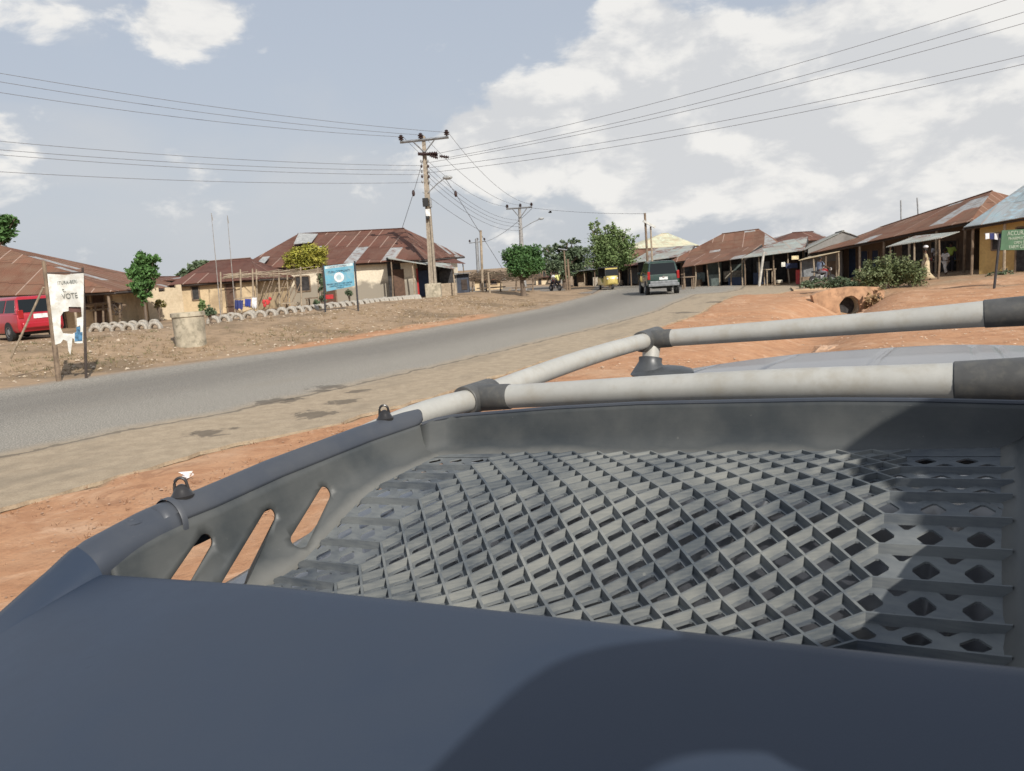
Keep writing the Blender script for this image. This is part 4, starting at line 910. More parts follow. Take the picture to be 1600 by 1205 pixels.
# dark row of board shops past the tricycle and small far houses on the side road
shed('board_shop', 'dark board shops with a low tin roof behind the yellow tricycle', E(893, 425, 74), E(948, 419, 73), E(898, 419.5, 79), E(950, 413, 78), 0, DARK, TIN, posts=4)
shed('board_shop', 'dark low stall between the tricycle and the green suv', E(950, 419, 72), E(998, 414, 70), E(955, 413, 77), E(1003, 408, 76), 0, DARK, RUST[0], posts=4)
for i, (x0, x1, y0, yr, D_, wm_, rm_, lb) in enumerate(((832, 862, 434, 430, 92, CREAMW, RUST[2], 'small far cream house with low roof left of the motorcycle'), (862, 890, 432, 426, 90, GREYW, RUST[0], 'small far grey house behind the motorcycle riders'), (735, 790, 438, 432, 84, TANW, RUST[1], 'far tan house behind the thatched stall'))):
    house('village_house', lb, E(x0, y0, D_), E(x1, y0 - 1, D_), 6, (PD(x0, yr, D_ + 3).z, PD(x1, yr - 1, D_ + 3).z), wm_, rm_, 0, .4, (0, 0), doors=[(.2, .4, 0, 1.8, DR, DARK), (.6, .8, .6, 1.5, WN, DARK)])
# ruined block wall and its pieces
mb = MB(); a_, b_ = G(233, 492, 41), G(286, 488, 42); n_ = 9; rnd = random.Random(2); hh = PD(240, 451, 41).z
for k in range(n_):
    p, q = a_.lerp(b_, k / n_), a_.lerp(b_, (k + 1) / n_); h = hh - a_.z + (.12 if k in (0, 8) else rnd.uniform(-.2, .05)); mb.box(((p.x + q.x) / 2, (p.y + q.y) / 2, a_.z + h / 2 - .2), ((q - p).length + .05 + .004 * k, .2 + .004 * k, h + .4), rz=math.atan2((q - p).y, (q - p).x))
tag(mb.build('block_wall', BLOCKW), 'short broken mud block wall right of the leafy young tree', 'wall')
# thatched stall
ts = empty('thatched_stall', G(790, 463, 58), 'brushwood roofed market stall left of the round mango tree', 'stall')
a_, b_, c_, d_ = PD(733, 436, 56), PD(838, 434, 57), PD(838, 427, 61), PD(735, 427, 60); mb = MB(); rnd = random.Random(3)
for k in range(900):
    f, g_ = rnd.random(), rnd.random(); p = a_.lerp(b_, f).lerp(d_.lerp(c_, f), g_) + Vector((0, 0, rnd.uniform(-.22, .22))); an = rnd.random() * 6.28; l_ = rnd.uniform(.3, .9); q = p + Vector((math.cos(an) * l_, math.sin(an) * l_, rnd.uniform(-.25, .12))); mb.add([p, p + Vector((.03, 0, .05)), q], [(0, 1, 2)])
mb.build('thatch', simple('brushwood', (.13, .095, .065), .95, var=.5, bump=0), ts, world=True)
for x in (738, 760, 782, 806, 832):
    mb = MB(); p = G(x, 460, 57.5); mb.tube([p + Vector((0, 0, -.2)), PD(x + 1, 434, 58)], .06, 6); mb.build('post', WOOD, ts, world=True)
mb = MB(); 
for x0, x1, D_ in ((745, 790, 57), (800, 830, 58)): p, q = PD(x0, 450, D_), PD(x1, 449, D_); mb.box(p.lerp(q, .5), ((q - p).length, .8, .07))
mb.build('counter', WOOD, ts, world=True)
# ------------------------------------------------------------------ trees and plants
def leafm(name, c, c2): 
    n = NT(name); p = n.pos(); a = n.noise(p, 1.3, 4, .6); b = n.noise(p, 14, 2, .5)
    m = n.fin(n.mix(n.step(b, .35, .65), n.mix(n.step(a, .35, .65), c, c2), tuple(x * .55 for x in c)), .6, 0, None, .3); return m
LG = leafm('mango_leaf', (.07, .15, .045), (.10, .20, .06)); LG2 = leafm('pale_leaf', (.17, .25, .09), (.23, .30, .12)); LG3 = leafm('yellow_leaf', (.36, .36, .06), (.48, .42, .08)); LG4 = leafm('dull_leaf', (.12, .17, .095), (.17, .21, .12)); LG5 = leafm('bright_leaf', (.09, .19, .055), (.12, .24, .07))
BARK = simple('bark', (.16, .12, .09), .95, scale=4, bump=.5)
def tree(name, label, base, lobes, nleaf, lsize, mat, trunk_r, limbs=6, seed=1, cat='tree', droop=.0, trunk_top=None, group=None, long_=1.6):
    """lobes: (offset xyz from base, radius xyz)"""
    rnd = random.Random(seed); base = V(base); root = empty(name, base, label, cat, group)
    mb = MB(); low = min(l[0][2] - l[1][2] * .4 for l in lobes); cz = trunk_top or max(.4, low)
    fork = base + Vector((rnd.uniform(-.1, .1), 0, cz)); mb.tube([base - Vector((0, 0, .3)), base + Vector((rnd.uniform(-.06, .06), 0, cz * .5)), fork], [trunk_r * 1.3, trunk_r, trunk_r * .8], 9)
    mb.build('trunk', BARK, root, world=True, smooth=True)
    lb = MB()
    for i in range(limbs):
        l = lobes[i % len(lobes)]; e = base + Vector(l[0]) + Vector([rnd.uniform(-.6, .6) * q for q in l[1]]); m_ = fork.lerp(e, .5) + Vector((0, 0, rnd.uniform(0, .3))); lb.tube([fork, m_, e], [trunk_r * .55, trunk_r * .35, trunk_r * .12], 6)
    lb.build('limbs', BARK, root, world=True, smooth=True)
    cr = MB(); vs, fs = [], []; tot = sum(l[1][0] * l[1][1] * l[1][2] for l in lobes)
    for l in lobes:
        n_ = int(nleaf * l[1][0] * l[1][1] * l[1][2] / tot) + 20; c = base + Vector(l[0])
        clumps = []
        for _ in range(max(10, n_ // 26)):
            d = Vector((rnd.gauss(0, 1), rnd.gauss(0, 1), rnd.gauss(0, 1))).normalized(); r_ = rnd.uniform(.3, 1.22); clumps.append(c + Vector((d.x * l[1][0] * r_, d.y * l[1][1] * r_, d.z * l[1][2] * r_)))
        cs = min(l[1]) * .23
        for _ in range(n_):
            q = rnd.choice(clumps) + Vector((rnd.gauss(0, cs), rnd.gauss(0, cs), rnd.gauss(0, cs * .8))); s_ = lsize * rnd.uniform(.6, 1.3)
            a_ = Vector((rnd.gauss(0, 1), rnd.gauss(0, 1), rnd.gauss(0, .6) - droop)).normalized(); b_ = a_.cross(Vector((rnd.gauss(0, 1), rnd.gauss(0, 1), rnd.gauss(0, 1) + .8))).normalized()
            k = len(vs); vs += [q - a_ * s_ * long_ / 2, q + b_ * s_ * .38 + Vector((0, 0, s_ * .08)), q + a_ * s_ * long_ / 2, q - b_ * s_ * .38]; fs.append((k, k + 1, k + 2, k + 3))
    cr.v = vs; cr.f = fs; cr.build('crown', mat, root, world=True)
    return root
def at(x, y, D, ref): p = PD(x, y, D); return (p.x - ref.x, p.y - ref.y, p.z - ref.z)
def lob(lst, D, ref):      # (px, py, rx px, ry px, depth offset)
    o = []
    for (x, y, rx, ry, dd) in lst: o.append((at(x, y, D + dd, ref), (rx * D / FPX, rx * D / FPX * .9, ry * D / FPX)))
    return o
def ptree(name, label, x, yb, D, lst, n_, ls, mat, tr, **k):
    b = G(x, yb, D); return tree(name, label, b, lob(lst, D, b), n_, ls, mat, tr, **k)
ptree('round_mango_tree', 'small dense round mango tree in front of the thatched stall', 818, 462, 53, [(806, 402, 16, 15, 0), (832, 403, 15, 16, 0), (818, 395, 17, 10, .3), (819, 416, 24, 13, -.4), (800, 414, 10, 10, 0), (838, 417, 9, 10, .4)], 11000, .125, LG, .17, seed=3, trunk_top=1.0, droop=.6)
ptree('flat_topped_tree', 'wide flat topped tree with layered dull crown left of the bushy tree', 884, 448, 74, [(888, 378, 16, 5, 0), (872, 388, 20, 6, 1), (905, 392, 18, 8, 0), (858, 394, 12, 4, 0), (880, 402, 26, 9, 0), (868, 417, 20, 12, -1), (900, 414, 22, 14, 1), (885, 428, 14, 9, 0), (852, 390, 8, 3, 0)], 10000, .16, LG4, .25, seed=4, trunk_top=1.6, limbs=12)
ptree('bushy_tree', 'tall bushy light green tree with ragged top behind the yellow tricycle', 955, 447, 66, [(952, 392, 24, 26, 0), (938, 378, 14, 16, 0), (925, 352, 5, 6, 0), (934, 348, 5, 5, 0), (930, 364, 8, 10, 0), (970, 372, 14, 14, 0), (958, 360, 10, 8, 0), (980, 392, 14, 18, 0), (940, 408, 20, 14, 0), (968, 410, 18, 10, 0), (958, 350, 3, 4, 0), (996, 369, 5, 2, 0), (990, 380, 5, 7, 0), (946, 355, 5, 5, 0)], 15000, .13, LG2, .2, seed=5, limbs=18, trunk_top=1.0)
ptree('leafy_young_tree', 'young tree with drooping leafy crown beside the broken block wall', 226, 488, 38, [(224, 410, 12, 12, 0), (240, 404, 9, 6, 0), (216, 425, 12, 12, 0), (232, 424, 11, 14, 0), (222, 442, 15, 12, 0), (205, 428, 6, 5, 0), (218, 400, 5, 5, 0), (224, 458, 9, 9, 0), (214, 450, 9, 8, 0), (223, 470, 4, 6, 0)], 6000, .12, LG5, .06, seed=6, limbs=14, droop=.7, trunk_top=.9)
ptree('yellow_green_tree', 'small yellow green tree above the stick shelter by the blue signboard', 507, 486, 46, [(480, 402, 22, 14, 0), (465, 398, 16, 10, 0), (495, 397, 15, 12, 0), (478, 388, 16, 5, 0), (452, 410, 12, 9, 0), (503, 408, 10, 9, 0), (475, 414, 22, 8, 0)], 8500, .1, LG3, .08, seed=7, limbs=14, trunk_top=2.2, long_=1.2)
ptree('vine_shrub', 'thin leafy vine climbing the stick beside the blue signboard', 503, 487, 44, [(500, 435, 5, 12, 0), (503, 458, 5, 14, 0), (497, 475, 6, 8, 0)], 900, .11, LG4, .03, seed=8, limbs=4, trunk_top=.4, cat='shrub')
ptree('tall_tree', 'green tree top showing over the house at the left edge', -8, 470, 56, [(0, 352, 20, 10, 0), (-15, 362, 20, 18, 0), (14, 346, 12, 7, 0), (10, 365, 12, 10, 0), (22, 343, 5, 4, 0), (-2, 378, 8, 10, 0)], 5200, .24, LG, .2, seed=9, trunk_top=4.0, limbs=12)
ptree('distant_tree', 'dark tree crown rising behind the roof by the bamboo poles', 312, 460, 110, [(318, 420, 20, 8, 0), (300, 428, 18, 6, 0), (325, 414, 8, 5, 0)], 2500, .5, LG4, .3, seed=10, limbs=4)
ptree('distant_tree', 'small far crown above the low house left of the young tree', 150, 465, 90, [(149, 430, 8, 5, 0), (140, 432, 6, 4, 0)], 600, .3, LG4, .15, seed=11, limbs=3)
for i, (x, y, D_, rx, ry, lb) in enumerate(((770, 432, 120, 22, 5, 'far low tree line behind the thatched stall'), (858, 428, 115, 18, 6, 'far low green tree between the mango and the flat topped tree'), (1240, 372, 95, 8, 3, 'far small crown behind the shelter roofs'))):
    ptree('distant_tree', lb, x, y + 14, D_, [(x - rx * .4, y, rx * .6, ry, 0), (x + rx * .5, y + 1, rx * .6, ry * .8, 1)], 900, .4, LG4, .2, seed=20 + i, limbs=3, trunk_top=1)
def bush(label, x0, x1, ytop, ybase, D, n_, ls, mat, seed, name='bush'):
    b = G((x0 + x1) / 2, ybase, D); rnd = random.Random(seed); w = (x1 - x0) / 2; lst = []
    for k in range(7): f = (k + .5) / 7; hgt = (ybase - ytop) * (.5 + .5 * math.sin(math.pi * f) * rnd.uniform(.7, 1.1)); lst.append((x0 + (x1 - x0) * f, ybase - hgt * .5, w * .3, hgt * .5, rnd.uniform(-.4, .4)))
    return tree(name, label, b, lob(lst, D, b), n_, ls, mat, .04, limbs=9, seed=seed, cat='bush', trunk_top=.15)
bush('big green bush in front of the rusty roofed house', 1346, 1438, 395, 446, 38, 12000, .08, leafm('dusty_leaf', (.15, .19, .08), (.20, .225, .11)), 31)
bush('low green undergrowth left of the big bush', 1262, 1345, 434, 450, 40, 5000, .075, LG4, 32)
bush('small low weeds at the left end of the undergrowth', 1252, 1290, 436, 449, 43, 900, .1, LG4, 35)
bush('dry shrub growing beside the culvert mouth', 1352, 1385, 452, 480, 36, 260, .12, simple('dry_leaf', (.3, .2, .1), .9, bump=0), 33, 'dry_shrub')
bush('grey green weeds on the rubble by the green signboard', 1540, 1600, 424, 436, 38, 900, .08, LG4, 34)
for i, (x, y, w, h, D_) in enumerate(((328, 492, 16, 14, 33), (316, 486, 8, 22, 31), (545, 462, 10, 10, 45), (250, 480, 18, 14, 40))):
    bush(['dry weeds beside the first tyres', 'thin weed standing behind the concrete drum', 'weeds at the foot of the blue signboard post', 'straw coloured grass clump by the block wall'][i], x - w / 2, x + w / 2, y - h, y, D_, 260, .09, [LG4, LG2, LG4, leafm('straw_leaf', (.3, .27, .1), (.36, .31, .13))][i], 40 + i, 'weed_clump')
# ------------------------------------------------------------------ tyres
def tyre(px, py, D, w_px, ang, label, group, src=None):
    p = G(px, py, D); r = w_px * D / FPX / 2
    root = empty('half_buried_tyre', p, label, 'tyre', group, rz=ang)
    if src is None:
        mb = MB(); vs = []; n_, m = 22, 10; R_ = 1.0
        for i in range(n_ + 1):
            t = math.pi * (i / n_) * 1.2 - .1 * math.pi
            for j in range(m):
                a_ = 2 * math.pi * j / m; rr = .77 + .23 * max(-1, min(1, 1.25 * math.cos(a_))); vs.append(Vector((rr * math.cos(t), .58 * max(-1, min(1, 1.3 * math.sin(a_))), rr * math.sin(t))))
        mb.add(vs, [(i * m + j, i * m + (j + 1) % m, (i + 1) * m + (j + 1) % m, (i + 1) * m + j) for i in range(n_) for j in range(m)])
        o = mb.build('tyre_ring', WPAINT, root, smooth=True); o['kind_'] = 1; del o['kind_']
        me = o.data
    else:
        o = bpy.data.objects.new('tyre_ring', src); COL.objects.link(o); o.parent = root; me = src
    root.scale = (r, r, r * 1.05); return me
me = None; ordn = ['first', 'second', 'third', 'fourth', 'fifth', 'sixth', 'seventh', 'eighth', 'ninth', 'tenth', 'eleventh', 'twelfth', 'thirteenth', 'fourteenth', 'fifteenth', 'sixteenth', 'seventeenth', 'eighteenth', 'nineteenth', 'twentieth']
def ordinal(i): return ordn[i] if i < 20 else 'thirtieth' if i == 29 else 'twenty-' + ordn[i - 20] if i < 29 else 'thirty-' + ordn[i - 30]
rnd = random.Random(12)
tyres = []
for i, x in enumerate((150, 167, 184, 202, 222, 243)): tyres.append((x, 516 - i * .4, 33, 19, 'white tyre half buried before the drum, %s from the left' % ordinal(i), 'front tyres left of the drum'))
for i, x in enumerate((148, 162, 176, 190, 206, 222, 240)): tyres.append((x, 499 - i * .3, 37, 14, 'white tyre half buried in the rear row left of the drum, %s from the left' % ordinal(i), 'rear tyres left of the drum'))
xf = [334, 351, 370, 389, 407, 424, 441, 455, 467, 479, 490, 501, 512, 523, 533, 542, 552, 561, 570, 578, 586, 594, 601, 608, 615, 622, 629, 635, 641, 647, 652]
for i, x in enumerate(xf):
    f = (x - 334) / 318; tyres.append((x, 503 - 36 * f ** 1.05, 34.5 + 14 * f, 19 - 7 * f, 'white tyre half buried in the long row, %s right of the drum' % ordinal(i), 'long front row of tyres'))
for i, x in enumerate((361, 392, 440, 456, 470, 518, 540, 572, 600)):
    f = (x - 334) / 318; tyres.append((x, 494 - 30 * f, 37.5 + 13 * f, 15 - 4 * f, 'white tyre half buried behind the long row, %s from the left' % ordinal(i), 'rear row of tyres'))
for (x, y, D_, w_, lb, g_) in tyres:
    f = max(0, (x - 400) / 250); me = tyre(x, y, D_, w_ * 1.1, R(4 - 42 * f + rnd.uniform(-7, 7)), lb, g_, me)
# ------------------------------------------------------------------ concrete drum, signs, sticks
p = G(298, 531, 28); r_ = 24 * 28 / FPX; mb = MB(); ht = PD(298, 488, 28).z - p.z
mb.lathe(p - Vector((0, 0, .2)), [(r_ * .95, 0), (r_ * .96, ht * .5), (r_ * .99, ht + .06), (r_ * 1.07, ht + .07), (r_ * 1.06, ht + .2), (r_ * .9, ht + .2), (r_ * .88, ht + .12), (.02, ht + .12)], 28); dm = tag(mb.build('concrete_drum', CONC, smooth=True), 'stained round concrete drum standing at the roadside near the banner', 'drum')
def stick(mb, x0, y0, D0, x1, y1, D1, r0=.03, r1=None): mb.tube([PD(x0, y0, D0), PD((x0 + x1) / 2, (y0 + y1) / 2, (D0 + D1) / 2), PD(x1, y1, D1)], [r0, ((r1 or r0) + r0) / 2, r1 or r0], 7)
# vote banner
D_ = 21.5; bn = empty('election_banner', G(108, 556, D_), 'torn white election banner reading VOTE between two wooden posts', 'banner')
g1, g2 = G(86, 560, D_), G(126, 548, D_ + .3)
mb = MB(); mb.tube([g1 - Vector((0, 0, .3)), PD(79, 490, D_), PD(68, 408, D_)], [.075, .065, .05], 8); mb.build('post', WOOD, bn, world=True, smooth=True)
mb = MB(); mb.tube([g2 - Vector((0, 0, .3)), PD(132, 490, D_ + .3), PD(129, 418, D_ + .3)], [.04, .035, .03], 8); mb.build('post', DWOOD, bn, world=True, smooth=True)
mb = MB(); stick(mb, 17, 560, D_ + .5, 68, 449, D_ + .1, .03, .03); mb.build('brace', PWOOD, bn, world=True)
mb = MB(); stick(mb, 70, 427, D_, 131, 426, D_ + .3, .02); mb.build('rail', DWOOD, bn, world=True)
# cloth with its torn hole, drawn in pixel-free local coordinates (0..1, 0..1)
cl = [PD(74, 428, D_ - .05), PD(131, 427, D_ + .25), PD(130, 536, D_ + .25), PD(86, 539, D_ - .05)]
def clp(u, v): q = cl[0].lerp(cl[1], u).lerp(cl[3].lerp(cl[2], u), v); return q + Vector((0, -.010 * math.sin(v * 5 + u * 3) - .008 * math.sin(u * 9), 0))
outer = [(0, 0), (.25, .01), (.5, .02), (.75, .005), (1, 0), (1, .25), (1, .5), (1, .75), (.99, 1), (.8, 1.0), (.7, .99), (.68, .93), (.52, .90), (.44, .96), (.30, .93), (.2, .98), (.0, 1), (0, .75), (0, .5), (0, .25)]
hole = [(.27, .60), (.36, .54), (.52, .53), (.53, .47), (.92, .48), (.95, .62), (.78, .64), (.80, .76), (.90, .74), (.84, .82), (.62, .86), (.30, .84), (.24, .76)]
pts = [Vector(q) for q in outer] + [Vector(q) for q in hole] + [Vector((i / 8, j / 14)) for i in range(1, 8) for j in range(1, 14)]
no, nh_ = len(outer), len(hole); eds = [(i, (i + 1) % no) for i in range(no)] + [(no + i, no + (i + 1) % nh_) for i in range(nh_)]
V_, _, F_, _, _, _ = delaunay_2d_cdt(pts, eds, [], 1, 1e-6)
def inpoly(q, poly):
    c = False
    for i in range(len(poly)):
        a_, b_ = poly[i], poly[i - 1]
        if (a_[1] > q.y) != (b_[1] > q.y) and q.x < (b_[0] - a_[0]) * (q.y - a_[1]) / (b_[1] - a_[1]) + a_[0]: c = not c
    return c
F2 = [tuple(f) for f in F_ if not inpoly(sum((V_[i] for i in f), Vector((0, 0))) / len(f), hole)]
BANM = simple('banner_cloth', (.68, .68, .64), .8, dirt=(.42, .38, .31), scale=2.2, bump=.1)
mb = MB(); mb.v = [clp(q.x, q.y) for q in V_]; mb.f = F2; bc = mb.build('cloth', BANM, bn, world=True); so_ = bc.modifiers.new('t', 'SOLIDIFY'); so_.thickness = .006
inkm = simple('faded_ink', (.12, .13, .12), .8, bump=0); bluem = simple('poster_blue', (.06, .16, .27), .8, var=.6, scale=12); redm = simple('poster_red', (.20, .05, .05), .7)
u_ = (cl[1] - cl[0]).normalized(); rzb = math.atan2(u_.y, u_.x)
def btext(s_, u, v, size, m_, sx=1): q = clp(u, v) + Vector((0, -.028, 0)); o = text_obj(s_, size, m_, bn, tuple(q - bn.location), (R(90), R(-2), rzb), sx=sx); return o
btext('ITURA-BERI', .55, .125, .125, inkm, .75); btext('t.', .44, .23, .15, inkm); btext('VOTE', .60, .32, .2, inkm, .75)
mb = MB()
for (u0, v0, u1, v1) in ((.72, .84, .99, .97), (.78, .76, .92, .84)): mb.add([clp(u0, v0) + Vector((0, -.02, 0)), clp(u1, v0) + Vector((0, -.02, 0)), clp(u1, v1) + Vector((0, -.02, 0)), clp(u0, v1) + Vector((0, -.02, 0))], [(0, 1, 2, 3)])
mb.build('printed_patch', bluem, bn, world=True)
mb = MB(); mb.add([clp(.5, .455) + Vector((0, .05, 0)), clp(.93, .46) + Vector((0, .05, 0)), clp(.94, .56) + Vector((0, .08, 0)), clp(.5, .55) + Vector((0, .06, 0))], [(0, 1, 2, 3)]); mb.build('torn_flap', simple('torn_brown', (.12, .06, .05), .8, bump=0), bn, world=True)
mb = MB(); mb.add([clp(.42, .9), clp(.62, .88), clp(.60, 1.0), clp(.52, 1.16), clp(.46, 1.1)], [(0, 1, 2, 3, 4)]); mb.build('torn_flap', BANM, bn, world=True)
# blue signboard
D_ = 39; sb = empty('blue_signboard', G(532, 492, D_), 'light blue signboard with a white round seal on two dark posts', 'signboard')
for x0, y0, x1, y1 in ((505, 414, 508.5, 492), (554, 408, 560.5, 494)):
    mb = MB(); p = PD(x1, y1, D_); mb.tube([PD(x0, y0, D_), (p.x, p.y, ground_z(p.x, p.y) - .2)], .045, 8); mb.build('post', IRON, sb, world=True)
q = [PD(506, 416, D_ - .06), PD(552.5, 411, D_ - .06), PD(554, 447, D_ - .06), PD(510, 455.5, D_ - .06)]; mb = MB(); mb.add(q + [v_ + Vector((0, .05, 0)) for v_ in q], [(3, 2, 1, 0), (4, 5, 6, 7), (0, 1, 5, 4), (1, 2, 6, 5), (2, 3, 7, 6), (3, 0, 4, 7)])
mb.build('panel', simple('sign_blue', (.13, .37, .50), .6, var=.12, scale=2, dirt=(.3, .4, .42)), sb, world=True)
def spt(u, v, o=-.006): return q[0].lerp(q[1], u).lerp(q[3].lerp(q[2], u), v) + Vector((0, o, 0))
mb = MB(); mb.add([spt(.03, .02), spt(.97, .0), spt(.97, .11), spt(.03, .12)], [(3, 2, 1, 0)]); mb.build('faded_strip', simple('pale_sign', (.5, .6, .62), .7, bump=0), sb, world=True)
c_ = spt(.48, .52, -.012); mb = MB(); mb.lathe(c_, [(.24, -.006), (.24, .006)], 20, M=Matrix.Rotation(R(90), 4, 'X')); mb.build('seal', simple('seal_white', (.75, .77, .78), .7, bump=0), sb, world=True)
mb = MB(); mb.lathe(c_ - Vector((0, .012, 0)), [(.13, -.004), (.13, .004)], 12, M=Matrix.Rotation(R(90), 4, 'X')); mb.build('seal_mark', simple('seal_grey', (.45, .6, .65), .7, bump=0), sb, world=True)
ink2 = simple('sign_ink', (.02, .05, .09), .7, bump=0)
u_ = q[1] - q[0]; tilt = -math.atan2(u_.z, math.hypot(u_.x, u_.y))
for (s_, u, v, sz) in (('LOCAL GOVERNMENT', .48, .07, .1), ('ITURA COMMUNITY', .5, .28, .15), ('PRIMARY HEALTH CARE CENTRE', .48, .78, .105), ('CONSTRUCTION OF BLOCK', .5, .87, .1), ('FUNDED BY', .5, .95, .085)):
    text_obj(s_, sz, ink2, sb, tuple(spt(u, v, -.012) - sb.location), (R(90), tilt, 0), sx=.8)
# green signboard at the right
D_ = 33; gs = empty('green_signboard', G(1556, 436, D_), 'green signboard with white lettering on a leaning post at the right edge', 'signboard')
mb = MB(); p = G(1553, 436, D_); mb.tube([p - Vector((0, 0, .2)), PD(1562, 372, D_)], .05, 8); mb.build('post', IRON, gs, world=True)
mb = MB(); p = G(1622, 432, D_); mb.tube([p - Vector((0, 0, .2)), PD(1620, 368, D_)], .05, 8); mb.build('post', IRON, gs, world=True)
q = [PD(1566, 360, D_ - .06), PD(1640, 356, D_ - .06), PD(1640, 390, D_ - .06), PD(1563, 391, D_ - .06)]; mb = MB(); mb.add(q + [v_ + Vector((0, .04, 0)) for v_ in q], [(3, 2, 1, 0), (4, 5, 6, 7), (0, 1, 5, 4), (1, 2, 6, 5), (2, 3, 7, 6), (3, 0, 4, 7)])
mb.build('panel', simple('sign_green', (.06, .14, .075), .6, var=.2, scale=2), gs, world=True)
pal = simple('sign_white_ink', (.38, .45, .36), .7, bump=0)
for (s_, u, v, sz) in (('ACCURATE CARE', .5, .17, .24), ('PHARMACY & STORES', .5, .42, .18), ('OPEN 24 HOURS', .5, .63, .16), ('FARM CENTRE', .42, .84, .2)): text_obj(s_, sz, pal, gs, tuple(spt(u, v, -.012) - gs.location), (R(90), 0, 0), sx=.8)
# bamboo poles
for (x0, y0, x1, y1, D_, lb) in ((330, 333, 344, 490, 41, 'left of the two tall thin bamboo poles'), (355, 337, 367, 486, 42, 'right of the two tall thin bamboo poles')):
    mb = MB(); p = G(x1, y1, D_); mb.tube([p - Vector((0, 0, .3)), PD((x0 + x1) / 2 + .5, (y0 + y1) / 2, D_), PD(x0, y0, D_)], [.028, .02, .010], 7); mb.tube([PD(x0 + .6 + (x1 - x0) * .14, y0 + 12, D_), PD(x0, y0, D_)], .018, 5); tag(mb.build('bamboo_pole', simple('grey_pole', (.28, .26, .24), .9), smooth=True), lb, 'pole', 'bamboo poles')
# stick shelter
ss_ = empty('stick_shelter', G(430, 490, 43), 'roofless stick frame shelter with leaning poles in front of the tan wall', 'shelter')
for (x, yt, yb, D_) in ((346, 428, 493, 41.5), (377, 424, 492, 41), (396, 423, 490, 41), (402, 424, 490, 44), (437, 424, 488, 45), (471, 420, 486, 42), (450, 422, 484, 46), (498, 420, 484, 44)):
    mb = MB(); p = G(x, yb, D_); mb.tube([p - Vector((0, 0, .2)), PD(x - 1.5, yt - 3, D_)], [.05, .04], 6); mb.build('post', PWOOD, ss_, world=True)
rnd = random.Random(21); mb = MB()
for k in range(34):
    x0 = rnd.uniform(342, 455); l_ = rnd.uniform(30, 85); D_ = rnd.uniform(41, 46); y0 = 431 - (x0 - 342) * .045 + rnd.uniform(-4, 4); mb.tube([PD(x0, y0, D_), PD(min(506, x0 + l_), y0 - l_ * .04 + rnd.uniform(-6, 5), D_ + rnd.uniform(-2, 2))], [.024, .014], 5)
mb.build('roof_poles', PWOOD, ss_, world=True)
for k in range(9):
    x0 = 404 + k * 6.5; mb = MB(); mb.tube([PD(x0, 466 + rnd.uniform(0, 8), 45), PD(x0 + 12 + rnd.uniform(-2, 4), 436 + rnd.uniform(-3, 8), 46)], .03, 5); mb.build('leaning_pole', WOOD, ss_, world=True)
# clutter in front: clothes on a rail, red cloth, box, benches
cr_ = empty('clothes_rail', G(385, 487, 40), 'low rail hung with blue and white clothes behind the tyres', 'clothes rail')
mb = MB(); stick(mb, 366, 468, 40, 402, 463, 40, .025); stick(mb, 366, 468, 40, 367, 488, 40, .025); stick(mb, 402, 463, 40, 403, 486, 40, .025); mb.build('rail', PWOOD, cr_, world=True)
for (x0, x1, y0, y1, m_) in ((367, 380, 469, 482, simple('navy_cloth', (.03, .04, .14), .9)), (383, 392, 467, 478, BLUE), (394, 401, 465, 480, simple('white_cloth', (.7, .7, .72), .9))):
    mb = MB(); n_ = 6; vs = []
    for i in range(n_ + 1):
        x = x0 + (x1 - x0) * i / n_; vs += [PD(x, y0 + (i % 2) * .6, 40 - .05), PD(x + math.sin(i * 2) * .8, y1 + (i % 3) * 1.5, 40 - .08 - .06 * (i % 2))]
    mb.add(vs, [(2 * i, 2 * i + 2, 2 * i + 3, 2 * i + 1) for i in range(n_)]); o = mb.build('garment', m_, cr_, world=True); so_ = o.modifiers.new('t', 'SOLIDIFY'); so_.thickness = .02
mb = MB(); rnd = random.Random(9)
for k in range(7): mb.ball(PD(417 + rnd.uniform(-5, 6), 473 + rnd.uniform(-7, 6), 41), (.085, .075, .1), 8, 5)
tag(mb.build('cloth_bundle', simple('red_cloth', (.5, .05, .05), .9), smooth=True), 'bundle of red cloth between the clothes rail and the sticks', 'cloth')
def boxob(name, x0, x1, y0, y1, D_, dep, mat, label, cat, bev=.02):
    a_, b_, c_ = PD(x0, y0, D_), PD(x1, y0, D_), PD(x0, y1, D_); mb = MB(); mb.box(((a_.x + b_.x) / 2, D_ + dep / 2, (a_.z + c_.z) / 2), (b_.x - a_.x, dep, a_.z - c_.z)); return tag(mb.build(name, mat, bevel=bev), label, cat)
cb = boxob('crate', 508, 519.5, 461, 468, 43, .3, RED, 'small red crate by the left post of the blue signboard', 'crate')
def table(name, label, x0, x1, yt, yb, D_, mat, cat='table', dep=.7):
    a_, b_ = PD(x0, yt, D_), PD(x1, yt, D_); g_ = ground_z(a_.x, a_.y + .2); zt_ = (a_.z + b_.z) / 2; r = empty(name, ((a_.x + b_.x) / 2, D_, g_), label, cat)
    mb = MB(); mb.box(((a_.x + b_.x) / 2, D_ + dep / 2, zt_), (b_.x - a_.x, dep, .06)); mb.build('top', mat, r, world=True)
    for x in (a_.x + .08, b_.x - .08):
        for y in (D_ + .08, D_ + dep - .08): mb = MB(); mb.box((x, y, (zt_ + g_) / 2 - .05), (.07, .07, zt_ - g_)); mb.build('leg', mat, r, world=True)
    return r
table('bench', 'wooden bench under the stick shelter', 476, 500, 466, 480, 44, WOOD, 'bench'); table('bench', 'low plank bench left of the wooden bench, among leaning poles', 440, 465, 474, 482, 43, PWOOD, 'bench')
